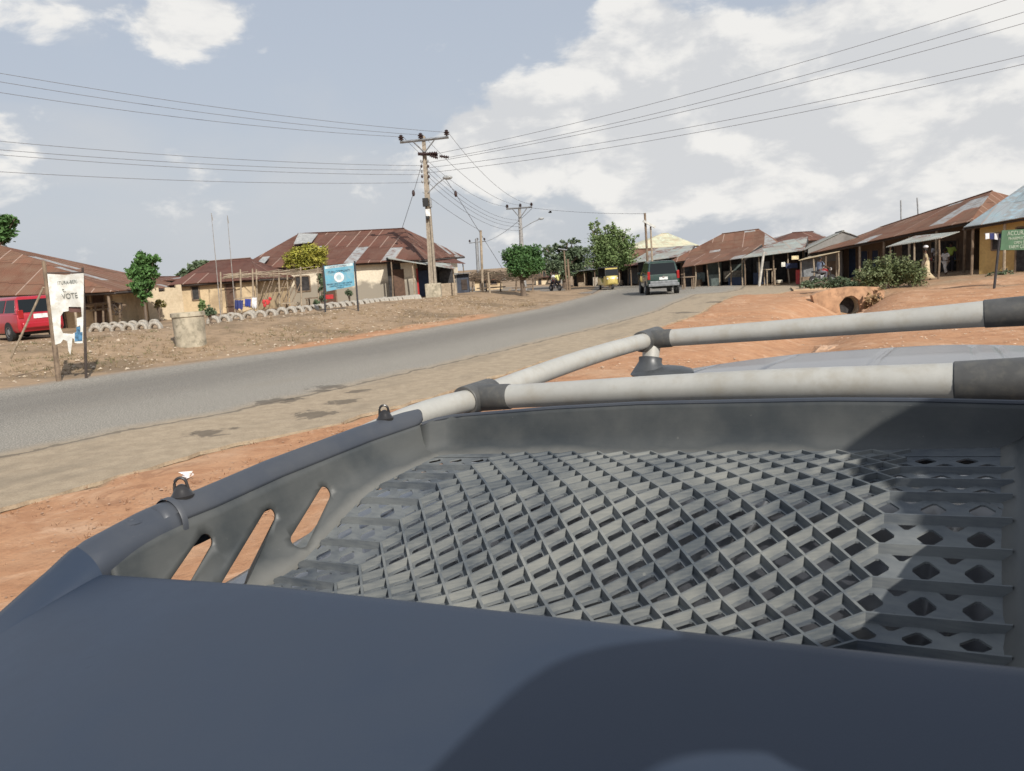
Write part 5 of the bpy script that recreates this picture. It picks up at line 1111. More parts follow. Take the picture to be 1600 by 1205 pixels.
# timber and furniture left of the drum
lg = empty('log_rack', G(165, 490, 38), 'rough rack of grey logs and poles behind the tyres by the banner', 'rack')
rnd = random.Random(31)
for k in range(10):
    mb = MB(); y = 476 + rnd.uniform(0, 18); x0 = rnd.uniform(132, 150); mb.tube([PD(x0, y, 38 + k * .15), PD(x0 + rnd.uniform(35, 60), y - rnd.uniform(1, 6), 38 + k * .15)], .05, 6); mb.build('log', PWOOD if k % 2 else WOOD, lg, world=True)
for x in (148, 160, 172, 186):
    mb = MB(); p = G(x, 500, 38); mb.tube([p - Vector((0, 0, .1)), PD(x + 1, 474, 38)], .05, 6); mb.build('upright', WOOD, lg, world=True)
for k, (x, y) in enumerate(((176, 490), (184, 487))):
    mb = MB(); c_ = PD(x, y - 6, 37.6); M_ = Matrix.Rotation(R(90), 4, 'X') @ Matrix.Rotation(R(20), 4, 'Y'); rr = [c_ + Vector((.22 * math.cos(a_), 0, .22 * math.sin(a_))) for a_ in [6.283 * i / 20 for i in range(21)]]; mb.tube(rr, .02, 6); mb.build('hoop', DWOOD, lg, world=True)
# ------------------------------------------------------------------ culvert pipe
cp = empty('culvert_pipe', PIPE, 'concrete culvert pipe mouth in the orange bank under the side track', 'pipe'); Dp = PIPE.y
c_ = PD(1326, 479, Dp - .6); r_ = .43; mb = MB(); vs = []; m = 24
prof = [(r_ + .09, .0), (r_ + .09, 3.0), (r_, 3.0), (r_, 0)]
for (rr, yy) in prof:
    for j in range(m): a_ = 6.2832 * j / m; vs.append((c_.x + rr * math.cos(a_), c_.y + yy, c_.z + rr * math.sin(a_)))
mb.add(vs, [(i * m + j, i * m + (j + 1) % m, ((i + 1) % 4) * m + (j + 1) % m, ((i + 1) % 4) * m + j) for i in range(4) for j in range(m)]); mb.build('pipe_wall', CONC, cp, world=True, smooth=True)
mb = MB(); mb.lathe((c_.x, c_.y + .45, c_.z), [(r_ + .02, 0), (r_ + .02, .05)], 20, M=Matrix.Rotation(R(90), 4, 'X')); mb.build('shade_disc', DARK, cp, world=True)  # near-black disc painted in place of the shade inside the pipe
mb = MB(); cs_ = (c_.x - .0, c_.y + .18, c_.z)
outer = [(-1.7, .62), (-1.5, .72), (-.8, .86), (0, .9), (.7, .86), (1.3, .8), (1.6, .6), (1.5, -.1), (1.2, -.8), (-1.1, -.8), (-1.5, -.2)]
ring_ = [((r_ + .07) * math.cos(6.2832 * j / 22), (r_ + .07) * math.sin(6.2832 * j / 22)) for j in range(22)]
pts = [Vector(q_) for q_ in outer + ring_]; eds = [(i, (i + 1) % 11) for i in range(11)] + [(11 + i, 11 + (i + 1) % 22) for i in range(22)]
V2, _, F_, _, _, _ = delaunay_2d_cdt(pts, eds, [], 1, 1e-6); F2 = [tuple(f) for f in F_ if (sum((V2[i] for i in f), Vector((0, 0))) / len(f)).length > r_ + .03 or len(f) > 3]
F2 = [f for f in F2 if (sum((V2[i] for i in f), Vector((0, 0))) / len(f)).length > r_ * .9]
mb.add([(cs_[0] + q_.x, cs_[1], cs_[2] + q_.y) for q_ in V2], F2); o = mb.build('headwall', simple('earth_crusted_concrete', (.45, .27, .16), .95, dirt=(.22, .13, .08), scale=1.6, bump=.6), cp, world=True); so_ = o.modifiers.new('t', 'SOLIDIFY'); so_.thickness = .3; so_.offset = 1
for i, (x, y, s_) in enumerate(((1290, 545, .35), (1278, 552, .25), (1300, 541, .22), (1352, 478, .2), (1306, 497, .2), (1345, 492, .25))):
    mb = MB(); p = PX(x, y, -.3 if y > 500 else -.5); p.z = ground_z(p.x, p.y); rnd = random.Random(i); mb.ball(p, (s_, s_ * .7, s_ * .5), 7, 5); mb.v = [v_ + Vector((rnd.uniform(-.2, .2), rnd.uniform(-.2, .2), rnd.uniform(-.15, .15))) * s_ for v_ in mb.v]
    tag(mb.build('rock', simple('sandy_rock', (.5, .33, .22), .95, dirt=(.3, .19, .12))), ['largest sandy rock in the dry gully', 'flat rock left of the largest in the gully', 'small rock right of the largest in the gully', 'rock right of the culvert mouth', 'rock below left of the culvert mouth', 'rock below right of the culvert mouth'][i], 'rock')
# ------------------------------------------------------------------ poles and wires
def proj(p):
    q = camo.matrix_world.inverted() @ Vector(p); return 800 + FPX * q.x / -q.z, 602.5 - FPX * q.y / -q.z
bpy.context.view_layer.update()
def insul(mb, p, s=1.0, down=False):
    z = -1 if down else 1; mb.lathe(p, [(.05 * s, 0), (.05 * s, .06 * s), (.15 * s, .08 * s), (.16 * s, .12 * s), (.08 * s, .15 * s), (.17 * s, .2 * s), (.18 * s, .24 * s), (.08 * s, .27 * s), (.12 * s, .33 * s), (.05 * s, .38 * s)], 10)
def street_arm(root, x0, y0, x1, y1, D, hw):
    mb = MB(); a_, b_ = PD(x0, y0, D), PD(x1, y1, D); mb.tube([a_, a_.lerp(b_, .6) + Vector((0, 0, .05)), b_], .035, 7); mb.build('lamp_arm', GALV, root, world=True, smooth=True)
    mb = MB(); c = PD(x1 + hw * .45, y1 - hw * .18, D); mb.ball(c, (hw * D / FPX * .55, .18, hw * D / FPX * .24), 12, 7); mb.build('lamp_head', simple('lamp_grey', (.35, .36, .36), .5), root, world=True, smooth=True)
D1 = 50; P1 = empty('utility_pole', G(677, 463, D1), 'tall concrete utility pole with street lamp and crossarm beside the whitewashed house', 'utility pole')
b_ = G(678, 463, D1); t_ = PD(661.5, 213, D1); mb = MB(); n_ = 14; vs = []
for i in range(n_ + 1):
    f = i / n_; p = b_.lerp(t_, f); w = (.25 - .15 * f); dd = (.19 - .09 * f)
    if f < .58: prof = [(-w, -dd), (-w * .42, -dd), (-w * .36, -dd * .35), (w * .36, -dd * .35), (w * .42, -dd), (w, -dd), (w, dd), (-w, dd)]
    else: prof = [(-w, -dd), (-w * .42, -dd), (-w * .36, -dd), (w * .36, -dd), (w * .42, -dd), (w, -dd), (w, dd), (-w, dd)]
    vs += [p + Vector((a, c, 0)) for a, c in prof]
mb.add(vs, [(i * 8 + j, i * 8 + (j + 1) % 8, (i + 1) * 8 + (j + 1) % 8, (i + 1) * 8 + j) for i in range(n_) for j in range(8)] + [tuple(range(n_ * 8, n_ * 8 + 8))]); mb.build('shaft', simple('pole_concrete', (.33, .28, .22), .9, dirt=(.22, .19, .15)), P1, world=True)
mb = MB(); c = PD(677.5, 453, D1); mb.box((c.x, c.y - .1, c.z - .15), (.95, .9, 1.1)); mb.build('footing', CONC, P1, world=True, bevel=.04)
def arm(root, x0, y0, x1, y1, D, r=.07, name='crossarm', mat=None): mb = MB(); mb.tube([PD(x0, y0, D), PD(x1, y1, D)], r, 4); return mb.build(name, mat or GALV, root, world=True)
arm(P1, 625, 222.5, 701, 214.5, D1 - .15, .085); arm(P1, 645, 221, 663, 238, D1 - .15, .04, 'brace'); arm(P1, 680, 217, 664, 238, D1 - .15, .04, 'brace')
for x, y in ((627, 221), (657.5, 218), (698, 213)): mb = MB(); insul(mb, PD(x, y, D1 - .15), 1.0); mb.build('insulator', PORC, P1, world=True, smooth=True)
arm(P1, 653, 240.5, 684, 242, D1 - .3, .09, 'switch_bar', PORC); 
for x0, y0, x1, y1 in ((668, 240, 683, 239), (672, 243, 684, 247), (687, 244, 701, 246), (654, 241, 664, 242)):
    mb = MB(); a_, c_ = PD(x0, y0, D1 - .4), PD(x1, y1, D1 - .4); mb.tube([a_.lerp(c_, i / 8) for i in range(9)], [.04 if i % 2 else .11 for i in range(9)], 8); mb.build('insulator', PORC, P1, world=True)
for k in range(5):
    for sx in (-5.5, 5): mb = MB(); mb.ball(PD(663.5 + sx + k * .5, 252 + k * 8, D1 - .2), (.07, .07, .1), 8, 5); mb.build('insulator', PORC if k % 2 else GALV, P1, world=True)
street_arm(P1, 669, 301, 693, 280, D1 - .2, 14)
def pbox(root, name, x0, x1, y0, y1, D, mat, dep=.3): a_, c_ = PD(x0, y0, D), PD(x1, y1, D); mb = MB(); mb.box(((a_.x + c_.x) / 2, D, (a_.z + c_.z) / 2), (c_.x - a_.x, dep, a_.z - c_.z)); return mb.build(name, mat, root, world=True, bevel=.015)
pbox(P1, 'meter_box', 660, 669.5, 310, 322.5, D1 - .35, BLACKP); pbox(P1, 'cable_bracket', 671, 675, 311, 324, D1 - .1, GALV); pbox(P1, 'notice_plate', 664.5, 672.5, 327, 338, D1 - .35, simple('white_plate', (.7, .7, .68), .7), .06)
pbox(P1, 'cable_box', 665.5, 671, 338, 342, D1 - .3, BLACKP)
D2 = 72; P2 = empty('utility_pole', G(818, 455, D2), 'second utility pole with crossarm and street lamp rising over the mango tree', 'utility pole')
mb = MB(); mb.tube([G(819, 455, D2), PD(811.5, 324, D2)], [.26, .13], 8); mb.build('shaft', simple('pole_grey', (.3, .29, .28), .9), P2, world=True)
arm(P2, 791, 326.5, 831.5, 323.5, D2 - .15, .08); arm(P2, 801, 327, 812, 340, D2 - .15, .04, 'brace'); arm(P2, 823, 326, 813, 340, D2 - .15, .04, 'brace')
for x, y in ((792.5, 325.5), (813, 324), (830.5, 322.5)): mb = MB(); insul(mb, PD(x, y, D2 - .15), .85); mb.build('insulator', PORC, P2, world=True, smooth=True)
street_arm(P2, 816, 357, 842, 343, D2 - .2, 8)
for k in range(4): mb = MB(); mb.ball(PD(810.5 + k * .4, 344 + k * 5, D2 - .3), (.07, .07, .1), 6, 4); mb.build('insulator', GALV, P2, world=True)
def pole(label, x0, y0, x1, y1, D, r, mat=WOOD, cross=None, extra=()):
    root = empty('utility_pole', G(x1, y1, D), label, 'pole'); mb = MB(); mb.tube([G(x1, y1, D) - Vector((0, 0, .2)), PD(x0, y0, D)], [r * 1.2, r], 7); mb.build('shaft', mat, root, world=True)
    for (a, b, c, d) in (cross or ()): arm(root, a, b, c, d, D - .1, .06)
    for (x, y) in extra: mb = MB(); insul(mb, PD(x, y, D), .9); mb.build('insulator', PORC, root, world=True)
    return root
pole('far grey pole with short crossarm left of the thin wooden pole', 744.5, 373, 748, 440, 105, .2, GALV, [(733, 380, 758, 377)], [(734, 379), (746, 376), (757, 376)])
pole('thin wooden pole standing left of the thatched stall', 751, 360, 755, 470, 55, .08, PWOOD, None, [(758, 373), (767, 393)][:0])
pole('thin leaning stick beside the thatched stall posts', 762.5, 425, 766, 466, 54, .06, PWOOD)
pole('wooden pole in front of the flat topped tree', 881, 389, 886, 449, 66, .06, WOOD, [(872, 389, 886, 391)]); pole('short stout wooden post right of the pole before the flat topped tree', 887, 405, 890, 449, 66, .085, WOOD)
pole('tall wooden pole with slanting white bar behind the green suv', 1007.5, 333, 1013, 430, 62, .085, WOOD, None); pole('shorter post carrying the right end of the slanting bar', 1016.5, 354, 1020, 430, 62, .065, PWOOD)
q0, q1 = PD(1005, 345, 61.8), PD(1024, 355.5, 61.8); mb = MB(); mb.box(q0.lerp(q1, .5), ((q1 - q0).length, .2, .16), M=Matrix.Rotation(-math.atan2(q1.z - q0.z, q1.x - q0.x) * -1, 4, 'Y').inverted()); tag(mb.build('slanting_bar', simple('pale_bar', (.55, .55, .52), .7)), 'pale slanting bar across the tops of two poles on the skyline', 'bar')
pole('pale leaning pole beside the man in orange', 1193.5, 394, 1185, 443, 51, .075, simple('pale_pole', (.5, .47, .42), .8)); pole('rooftop antenna mast above the rusty roofed house', 1407.5, 313, 1409, 440, 60, .05, GALV); pole('bent rooftop antenna mast right of the straight one', 1433, 309, 1439, 440, 58, .05, GALV)
mb = MB(); mb.tube([PD(1183, 379, 51), PD(1177, 400, 51)], .05, 6)
def wire(a, b, sag, label, group, r=.0115, n=22):
    pts = [a.lerp(b, i / n) - Vector((0, 0, sag * 4 * (i / n) * (1 - i / n))) for i in range(n + 1)]; mb = MB(); mb.tube(pts, r, 5); return tag(mb.build('power_line', CABLE), label, 'cable', group)
g_ = 'overhead lines'
for k, ((x1, y1), (xe, ye), lb) in enumerate((((698, 207), (-160, 86), 'topmost line running left from the right insulator'), ((657, 211), (-160, 100), 'second line running left from the middle insulator'), ((627, 214), (-160, 119), 'third line running left from the left insulator'))):
    wire(PD(x1, y1, D1 - .15), PD(xe, ye, 34), .35, lb + ' of the tall pole', g_)
for k, (y1, ye) in enumerate(((259, 205), (266, 220), (273, 228), (285, 258))): wire(PD(661 + k, y1, D1 - .2), PD(-160, ye, 34), .3, 'low line running left from the tall pole, %s from the top' % ordinal(k), g_)
for k, ((x1, y1), (xe, ye)) in enumerate((((684, 240), (1720, -48)), ((701, 246), (1720, -18)), ((671, 254), (1720, 2)), ((671, 262), (1720, 58)), ((671, 270), (1720, 72)))): wire(PD(x1, y1, D1 - .3), PD(xe, ye, 34), .5, 'line rising right from the tall pole into the clouds, %s from the top' % ordinal(k), g_)
for (x1, y1), (x2, y2), lb in (((701, 208), (830, 319), 'right'), ((660, 210), (813, 321), 'middle'), ((630, 214), (793, 323), 'left')): wire(PD(x1, y1, D1 - .1), PD(x2, y2, D2 - .15), .9, 'sagging line between the %s insulators of the first and second poles' % lb, g_)
for k, (y1, y2) in enumerate(((262, 344), (270, 349), (277, 354), (286, 360))): wire(PD(670, y1, D1 - .1), PD(811, y2, D2 - .3), .8, 'low sagging line between first and second poles, %s from the top' % ordinal(k), g_)
for (x0, y0, xa, ya, x1, y1, Da, lb) in ((661, 250, 646, 302, 628, 358, 54, 'guy wire with dark insulator down to the rusty roof left of the tall pole'), (695, 278, 712, 303, 785, 420, 62, 'guy wire with dark insulator slanting down right of the street lamp')):
    r_ = empty('guy_wire', PD(x1, y1, Da), lb, 'wire'); mb = MB(); mb.tube([PD(x0, y0, D1), PD(xa, ya, D1 + .5), PD(x1, y1, Da)], .016, 5); mb.build('strand', CABLE, r_, world=True); mb = MB(); p = PD(xa, ya, D1 + .5); mb.ball(p, (.1, .1, .2), 8, 6); mb.build('insulator', PORC, r_, world=True)
wire(PD(753, 362, 55), PD(660, 300, 50), .1, 'line from the thin wooden pole up to the tall pole', g_, .012); wire(PD(830, 325, 72), PD(1008, 334, 62), .15, 'nearly level line between the second pole and the pole with the slanting bar', g_, .013); wire(PD(758, 378, 104), PD(831, 326, 72), .4, 'thin line from the far grey pole up to the second pole', g_, .02)
# ------------------------------------------------------------------ vehicles (x forward, z up)
def wheel(root, x, y, r, w, hub=True):
    mb = MB(); M_ = Matrix.Rotation(R(90), 4, 'X'); mb.lathe((x, y + w / 2, r), [(r * .62, 0), (r * .93, .0), (r, .03), (r, w - .03), (r * .93, w), (r * .62, w)], 24, M=M_); t = mb.build('tyre', BLACKP, root, smooth=True); t2 = None
    mb = MB(); mb.lathe((x, y + w / 2 + .008, r), [(.03, 0), (r * .3, .0), (r * .55, .03), (r * .64, .0), (r * .64, w + .016), (r * .55, w - .014), (r * .3, w + .016), (.03, w + .016)], 20, M=M_); m = mb.build('wheel', GALV, root, smooth=True); t.parent = m
    return m
def vehicle(name, label, cat, pos, heading, L, Wd, H, paint, belt, prof, gh, wr, rear_lights, plate, wheels, extra=None, tint=GLASS):
    """prof: (x, z_low, z_top, halfwidth) body; gh: (x, z, halfwidth) greenhouse base / roof"""
    root = empty(name, pos, label, cat, rz=heading)
    mb = MB(); vs = []; m = 10
    for (x, zl, zt, hw) in prof:
        zm = zl + (zt - zl) * .5; vs += [Vector(q) for q in ((x, -hw * .93, zl), (x, -hw, zl + .12), (x, -hw * 1.0, zm), (x, -hw * .985, zt - .06), (x, -hw * .93, zt), (x, hw * .93, zt), (x, hw * .985, zt - .06), (x, hw, zm), (x, hw, zl + .12), (x, hw * .93, zl))]
    n_ = len(prof); mb.add(vs, [(i * m + j, (i + 1) * m + j, (i + 1) * m + (j + 1) % m, i * m + (j + 1) % m) for i in range(n_ - 1) for j in range(m)] + [tuple(range(m)), tuple(range((n_ - 1) * m + m - 1, (n_ - 1) * m - 1, -1))])
    body = mb.build('body', paint, root, smooth=True, bevel=.03)
    (xr, xf, hb), (xr2, xf2, hr) = gh; zt = H
    mb = MB(); vs = []
    for (x0, x1, z, hw) in ((xr, xf, belt, hb), (xr2 - .0, xf2 + .0, zt - .08, hr + .02), (xr2 + .08, xf2 - .08, zt, hr - .08)): vs += [Vector((x0, -hw, z)), Vector((x1, -hw, z)), Vector((x1, hw, z)), Vector((x0, hw, z))]
    mb.add(vs, [(i * 4 + j, i * 4 + (j + 1) % 4, (i + 1) * 4 + (j + 1) % 4, (i + 1) * 4 + j) for i in range(2) for j in range(4)] + [(8, 9, 10, 11)]); mb.build('roof', paint, root, bevel=.035, smooth=True)
    zt2 = zt - .12; e = .012
    def side(y, f0, f1, nm='side_window'):
        def p(f, g): 
            xb, xt = xr + (xf - xr) * f, xr2 + (xf2 - xr2) * f; z0, z1 = belt + .05, zt2; z = z0 + (z1 - z0) * g; k = (z - belt) / (zt - .08 - belt); hw = hb + (hr + .02 - hb) * k + e; return Vector((xb + (xt - xb) * k, y * hw, z))
        q = [p(f0, 0), p(f1, 0), p(f1, 1), p(f0, 1)]; c = sum(q, Vector((0, 0, 0))) / 4; q += [v_ - Vector((0, y * .05, 0)) for v_ in q]; mb = MB(); mb.add(q, [(0, 1, 2, 3) if y < 0 else (3, 2, 1, 0), (0, 4, 5, 1), (1, 5, 6, 2), (2, 6, 7, 3), (3, 7, 4, 0)]); mb.build(nm, tint, root)
    for y in (-1, 1):
        for f0, f1 in ((.04, .30), (.34, .62), (.66, .95)): side(y, f0, f1)
    def endw(rear):
        xa, xb = (xr, xr2) if rear else (xf, xf2); s_ = -1 if rear else 1; q = []
        for g, hh in ((.06, .88), (.93, .90)): z = belt + (zt - .08 - belt) * g; x = xa + (xb - xa) * g + s_ * e; hw = (hb + (hr + .02 - hb) * g) * hh; q.append((x, hw, z))
        vs = [Vector((q[0][0], -q[0][1], q[0][2])), Vector((q[0][0], q[0][1], q[0][2])), Vector((q[1][0], q[1][1], q[1][2])), Vector((q[1][0], -q[1][1], q[1][2]))]; vs += [v_ - Vector((s_ * .05, 0, 0)) for v_ in vs]
        mb = MB(); mb.add(vs, [(0, 1, 2, 3), (0, 4, 5, 1), (1, 5, 6, 2), (2, 6, 7, 3), (3, 7, 4, 0)]); mb.build('rear_window' if rear else 'windscreen', tint, root)
    endw(True); endw(False)
    x0 = prof[0][0]; lamp = simple('tail_lamp_red', (.35, .015, .015), .25, bump=0)
    for y in (-1, 1):
        y0, z0, z1, w = rear_lights; mb = MB(); mb.box((x0 + .04, y * y0, (z0 + z1) / 2), (.14, w, z1 - z0)); mb.build('tail_light', lamp, root, bevel=.02)
        mb = MB(); mb.box((prof[-1][0] - .03, y * y0 * .9, prof[-1][2] - .18), (.12, .3, .16)); mb.build('headlight', simple('lamp_glass', (.6, .6, .6), .1, bump=0), root, bevel=.02)
        mb = MB(); mb.box((xf - .25, y * (hb + .13), belt + .08), (.1, .2, .14)); mb.build('mirror', paint, root, bevel=.03)
    mb = MB(); mb.box((x0 - .012, 0, plate), (.02, .5, .16)); mb.build('number_plate', simple('plate_white', (.7, .7, .68), .6, bump=0), root)
    mb = MB(); mb.box((x0 - .02, 0, prof[0][1] + .14), (.2, prof[0][3] * 1.9, .2)); mb.build('rear_bumper', TIN if extra != 'same' else paint, root, bevel=.04)
    mb = MB(); mb.box((prof[-1][0] + .02, 0, prof[-1][1] + .14), (.2, prof[-1][3] * 1.9, .2)); mb.build('front_bumper', TIN if extra != 'same' else paint, root, bevel=.04)
    for x in wheels:
        for y in (-1, 1): 
            mb = MB(); M_ = Matrix.Rotation(R(90), 4, 'X'); mb.lathe((x, y * (Wd / 2 - .04) + .055, wr + .02), [(.02, 0), (wr * 1.16, 0), (wr * 1.16, .11), (.02, .11)], 20, M=M_); mb.build('wheel_arch', BLACKP, root); wheel(root, x, y * (Wd / 2 - .10), wr, .24)
    mb = MB(); mb.box((0, 0, prof[1][1] - .05), (L * .8, Wd * .6, .15)); mb.build('underside', BLACKP, root)
    for y in (-1, 1):
        for x in (-.1, .9): mb = MB(); mb.box((x, y * (Wd / 2 + .003), belt - .12), (.16, .02, .035)); mb.build('door_handle', BLACKP, root)
    return root
def gpaint(name, c): 
    n = NT(name); p = n.obj(); a = n.noise(p, 3, 6, .6); n.b.inputs['Coat Weight'].default_value = .7; n.b.inputs['Coat Roughness'].default_value = .08; return n.fin(n.mix(n.math('MULTIPLY', n.step(a, .45, .85), .16), c, (.3, .25, .19)), .3, .2)
Dv = 46; pv = PX(1031, 461.5); pv.z = 0
def hdg(px, rel):      # heading angle (z rotation of +x) from a compass angle to the right of +Y
    return R(90 - rel)
suv = vehicle('dark_green_suv', 'dark green suv driving away along the road', 'suv', (pv.x + .35, pv.y + 2.2, .0), hdg(0, 3), 4.8, 1.95, 2.02, gpaint('green_paint', (.018, .045, .035)), 1.2,
    [(-2.35, .62, 1.0, .86), (-2.3, .52, 1.2, .94), (-1.9, .48, 1.22, .97), (0, .45, 1.22, .98), (1.2, .45, 1.2, .97), (2.1, .5, 1.1, .93), (2.35, .6, .95, .84)], ((-2.28, 1.35, .92), (-1.95, .55, .74)), .40, (.86, .95, 1.42, .15), 1.0, (-1.45, 1.45))
mb = MB(); mb.box((-2.42, 0, .62), (.16, 1.8, .17)); mb.build('step_bumper', TIN, suv, bevel=.03)
mb = MB(); mb.lathe((-2.36, 0, 1.28 - .2), [(.07, 0), (.07, .03)], 10, M=Matrix.Rotation(R(-90), 4, 'Y')); mb.build('badge', CHROME, suv)
pm = G(42, 530, 30); 
van = vehicle('red_minivan', 'red minivan parked behind the election banner at the left edge', 'minivan', (pm.x - 1.35, pm.y + 1.8, ground_z(pm.x, pm.y + 1.5) + .02), R(143), 4.2, 1.7, 1.62, gpaint('red_paint', (.42, .015, .03)), .98,
    [(-2.1, .4, .9, .74), (-2.05, .3, .98, .82), (-1.6, .26, 1.0, .85), (0, .24, 1.0, .86), (1.0, .24, .98, .85), (1.85, .28, .85, .80), (2.1, .36, .7, .68)], ((-2.02, 1.45, .80), (-1.85, .6, .66)), .31, (.68, .80, 1.12, .18), .86, (-1.3, 1.3), 'same')
# yellow tricycle
pt_ = PX(955, 453); ks = empty('auto_rickshaw', (pt_.x, pt_.y + 1.2, 0), 'yellow three wheeled taxi with dark canopy coming along the road', 'tricycle', rz=R(-90 - 10 + 16)); YEL = gpaint('yellow_paint', (.62, .5, .16))
def KM(vs, fs, nm, mat, **k): mb = MB(); mb.add([Vector(v) for v in vs], fs); return mb.build(nm, mat, ks, **k)
mb = MB(); vs = []
for (x, zl, zt, hw) in ((1.35, .55, .85, .16), (1.25, .42, 1.0, .36), (1.0, .35, 1.08, .5), (.75, .32, 1.05, .56), (.6, .35, .6, .58), (.2, .35, .5, .60), (-.3, .35, .85, .62), (-1.2, .35, .95, .62), (-1.3, .45, .9, .58)): vs += [Vector(q) for q in ((x, -hw, zl), (x, -hw, zt), (x, -hw * .8, zt + .03), (x, hw * .8, zt + .03), (x, hw, zt), (x, hw, zl))]
m = 6; mb.add(vs, [(i * m + j, i * m + (j + 1) % m, (i + 1) * m + (j + 1) % m, (i + 1) * m + j) for i in range(8) for j in range(m)] + [tuple(range(m - 1, -1, -1)), tuple(range(8 * m, 9 * m))]); mb.build('body', YEL, ks, bevel=.03, smooth=True)
mb = MB(); mb.box((1.02, 0, 1.33), (.03, .92, .5), M=Matrix.Rotation(R(-12), 4, 'Y')); mb.build('windscreen', GLASS, ks)
for y in (-.5, .5): mb = MB(); mb.tube([(1.08, y, 1.0), (.94, y * .96, 1.66)], .035, 6); mb.tube([(-1.1, y * 1.15, .9), (-1.0, y * 1.1, 1.66)], .035, 6); mb.build('frame_post', BLACKP, ks)
mb = MB(); mb.box((-.05, 0, 1.70), (2.1, 1.16, .1)); mb.build('canopy', BLACKP, ks, bevel=.05)
mb = MB(); mb.box((-1.12, 0, 1.3), (.05, 1.1, .75)); mb.build('rear_curtain', BLACKP, ks)
mb = MB(); mb.box((.96, 0, 1.62), (.05, .95, .12)); mb.build('visor', YEL, ks)
mb = MB(); mb.box((-.55, 0, .8), (.5, 1.0, .5)); mb.build('seat', DARK, ks, bevel=.04)
for y in (-.36, .36): mb = MB(); mb.ball((1.22, y, .86), (.06, .09, .08), 10, 6); mb.build('headlight', simple('lamp_glass', (.6, .6, .6), .1, bump=0), ks, smooth=True)
mb = MB(); mb.box((1.30, 0, .72), (.03, .5, .06)); mb.build('grille', BLACKP, ks)
for x, y in ((1.1, 0), (-.85, .52), (-.85, -.52)): wheel(ks, x, y, .24, .12)
mb = MB(); mb.box((1.08, 0, .50), (.4, .18, .06)); mb.build('mudguard', BLACKP, ks)
# ------------------------------------------------------------------ people
SKIN = simple('dark_skin', (.09, .045, .028), .55, bump=0); HAIR = simple('black_hair', (.008, .007, .007), .8)
def skinned(name, J, Ed, mat, parent, sub=2, root_j=None):
    names = list(J); me = bpy.data.meshes.new(name); me.from_pydata([J[n][0] for n in names], [(names.index(a), names.index(b)) for a, b in Ed], []); me.update()
    o = bpy.data.objects.new(name, me); COL.objects.link(o); sm = o.modifiers.new('skin', 'SKIN'); sm.use_smooth_shade = True
    lay = me.skin_vertices[0] if me.skin_vertices else None
    if lay is None:
        bpy.context.view_layer.objects.active = o; o.select_set(True)
        lay = me.skin_vertices[0]
    for i, n in enumerate(names):
        r = J[n][1]; r = r if isinstance(r, tuple) else (r, r); lay.data[i].radius = r; lay.data[i].use_root = (n == (root_j or names[0]))
    ss_ = o.modifiers.new('sub', 'SUBSURF'); ss_.levels = sub; ss_.render_levels = sub; me.materials.append(mat)
    bpy.context.view_layer.update(); m2 = bpy.data.meshes.new_from_object(o.evaluated_get(bpy.context.evaluated_depsgraph_get())); bpy.data.objects.remove(o); m2.name = name
    o = bpy.data.objects.new(name, m2); COL.objects.link(o); m2.polygons.foreach_set('use_smooth', [True] * len(m2.polygons)); o.parent = parent; return o
def pose(kind='stand', h=1.7, arms=None, legs=None, lean=0.0):
    k = h / 1.75; j = dict(pelvis=((0, 0, .95), (.15, .11)), waist=((.0, 0, 1.10), (.13, .10)), chest=((.0 + lean * .5, 0, 1.33), (.17, .11)), neck=((.01 + lean, 0, 1.50), (.055, .055)), chin=((.03 + lean, 0, 1.58), (.06, .07)), head=((.02 + lean, 0, 1.66), (.075, .095)), crown=((.01 + lean, 0, 1.72), (.05, .06)))
    A = arms or {1: ((.02, .30, 1.15), (.10, .32, .92)), -1: ((.02, -.30, 1.15), (.10, -.32, .92))}
    Lg = legs or {1: ((.02, .10, .50), (-.02, .10, .08), (.12, .11, .03)), -1: ((.02, -.10, .50), (-.02, -.10, .08), (.12, -.11, .03))}
    for s_, n in ((1, 'l'), (-1, 'r')):
        j['sh' + n] = ((lean * .8, s_ * .18, 1.42), .062); e, w = A[s_]; j['el' + n] = (e, .043); j['wr' + n] = (w, .032); d = (Vector(w) - Vector(e)).normalized() * .1; j['ha' + n] = (tuple(Vector(w) + d), (.035, .022))
        j['hp' + n] = ((0, s_ * .09, .88), .088); kn, an, to = Lg[s_]; j['kn' + n] = (kn, .058); j['an' + n] = (an, .042); j['to' + n] = (to, (.04, .03))
    j = {n: (tuple(Vector(v[0]) * k), tuple(q * k for q in (v[1] if isinstance(v[1], tuple) else (v[1], v[1])))) for n, v in j.items()}
    ed = [('pelvis', 'waist'), ('waist', 'chest'), ('chest', 'neck'), ('neck', 'chin'), ('chin', 'head'), ('head', 'crown')]
    for n in 'lr': ed += [('chest', 'sh' + n), ('sh' + n, 'el' + n), ('el' + n, 'wr' + n), ('wr' + n, 'ha' + n), ('pelvis', 'hp' + n), ('hp' + n, 'kn' + n), ('kn' + n, 'an' + n), ('an' + n, 'to' + n)]
    return j, ed
def grow(j, names, dr): return {n: (j[n][0], tuple(q + dr for q in j[n][1])) for n in names}
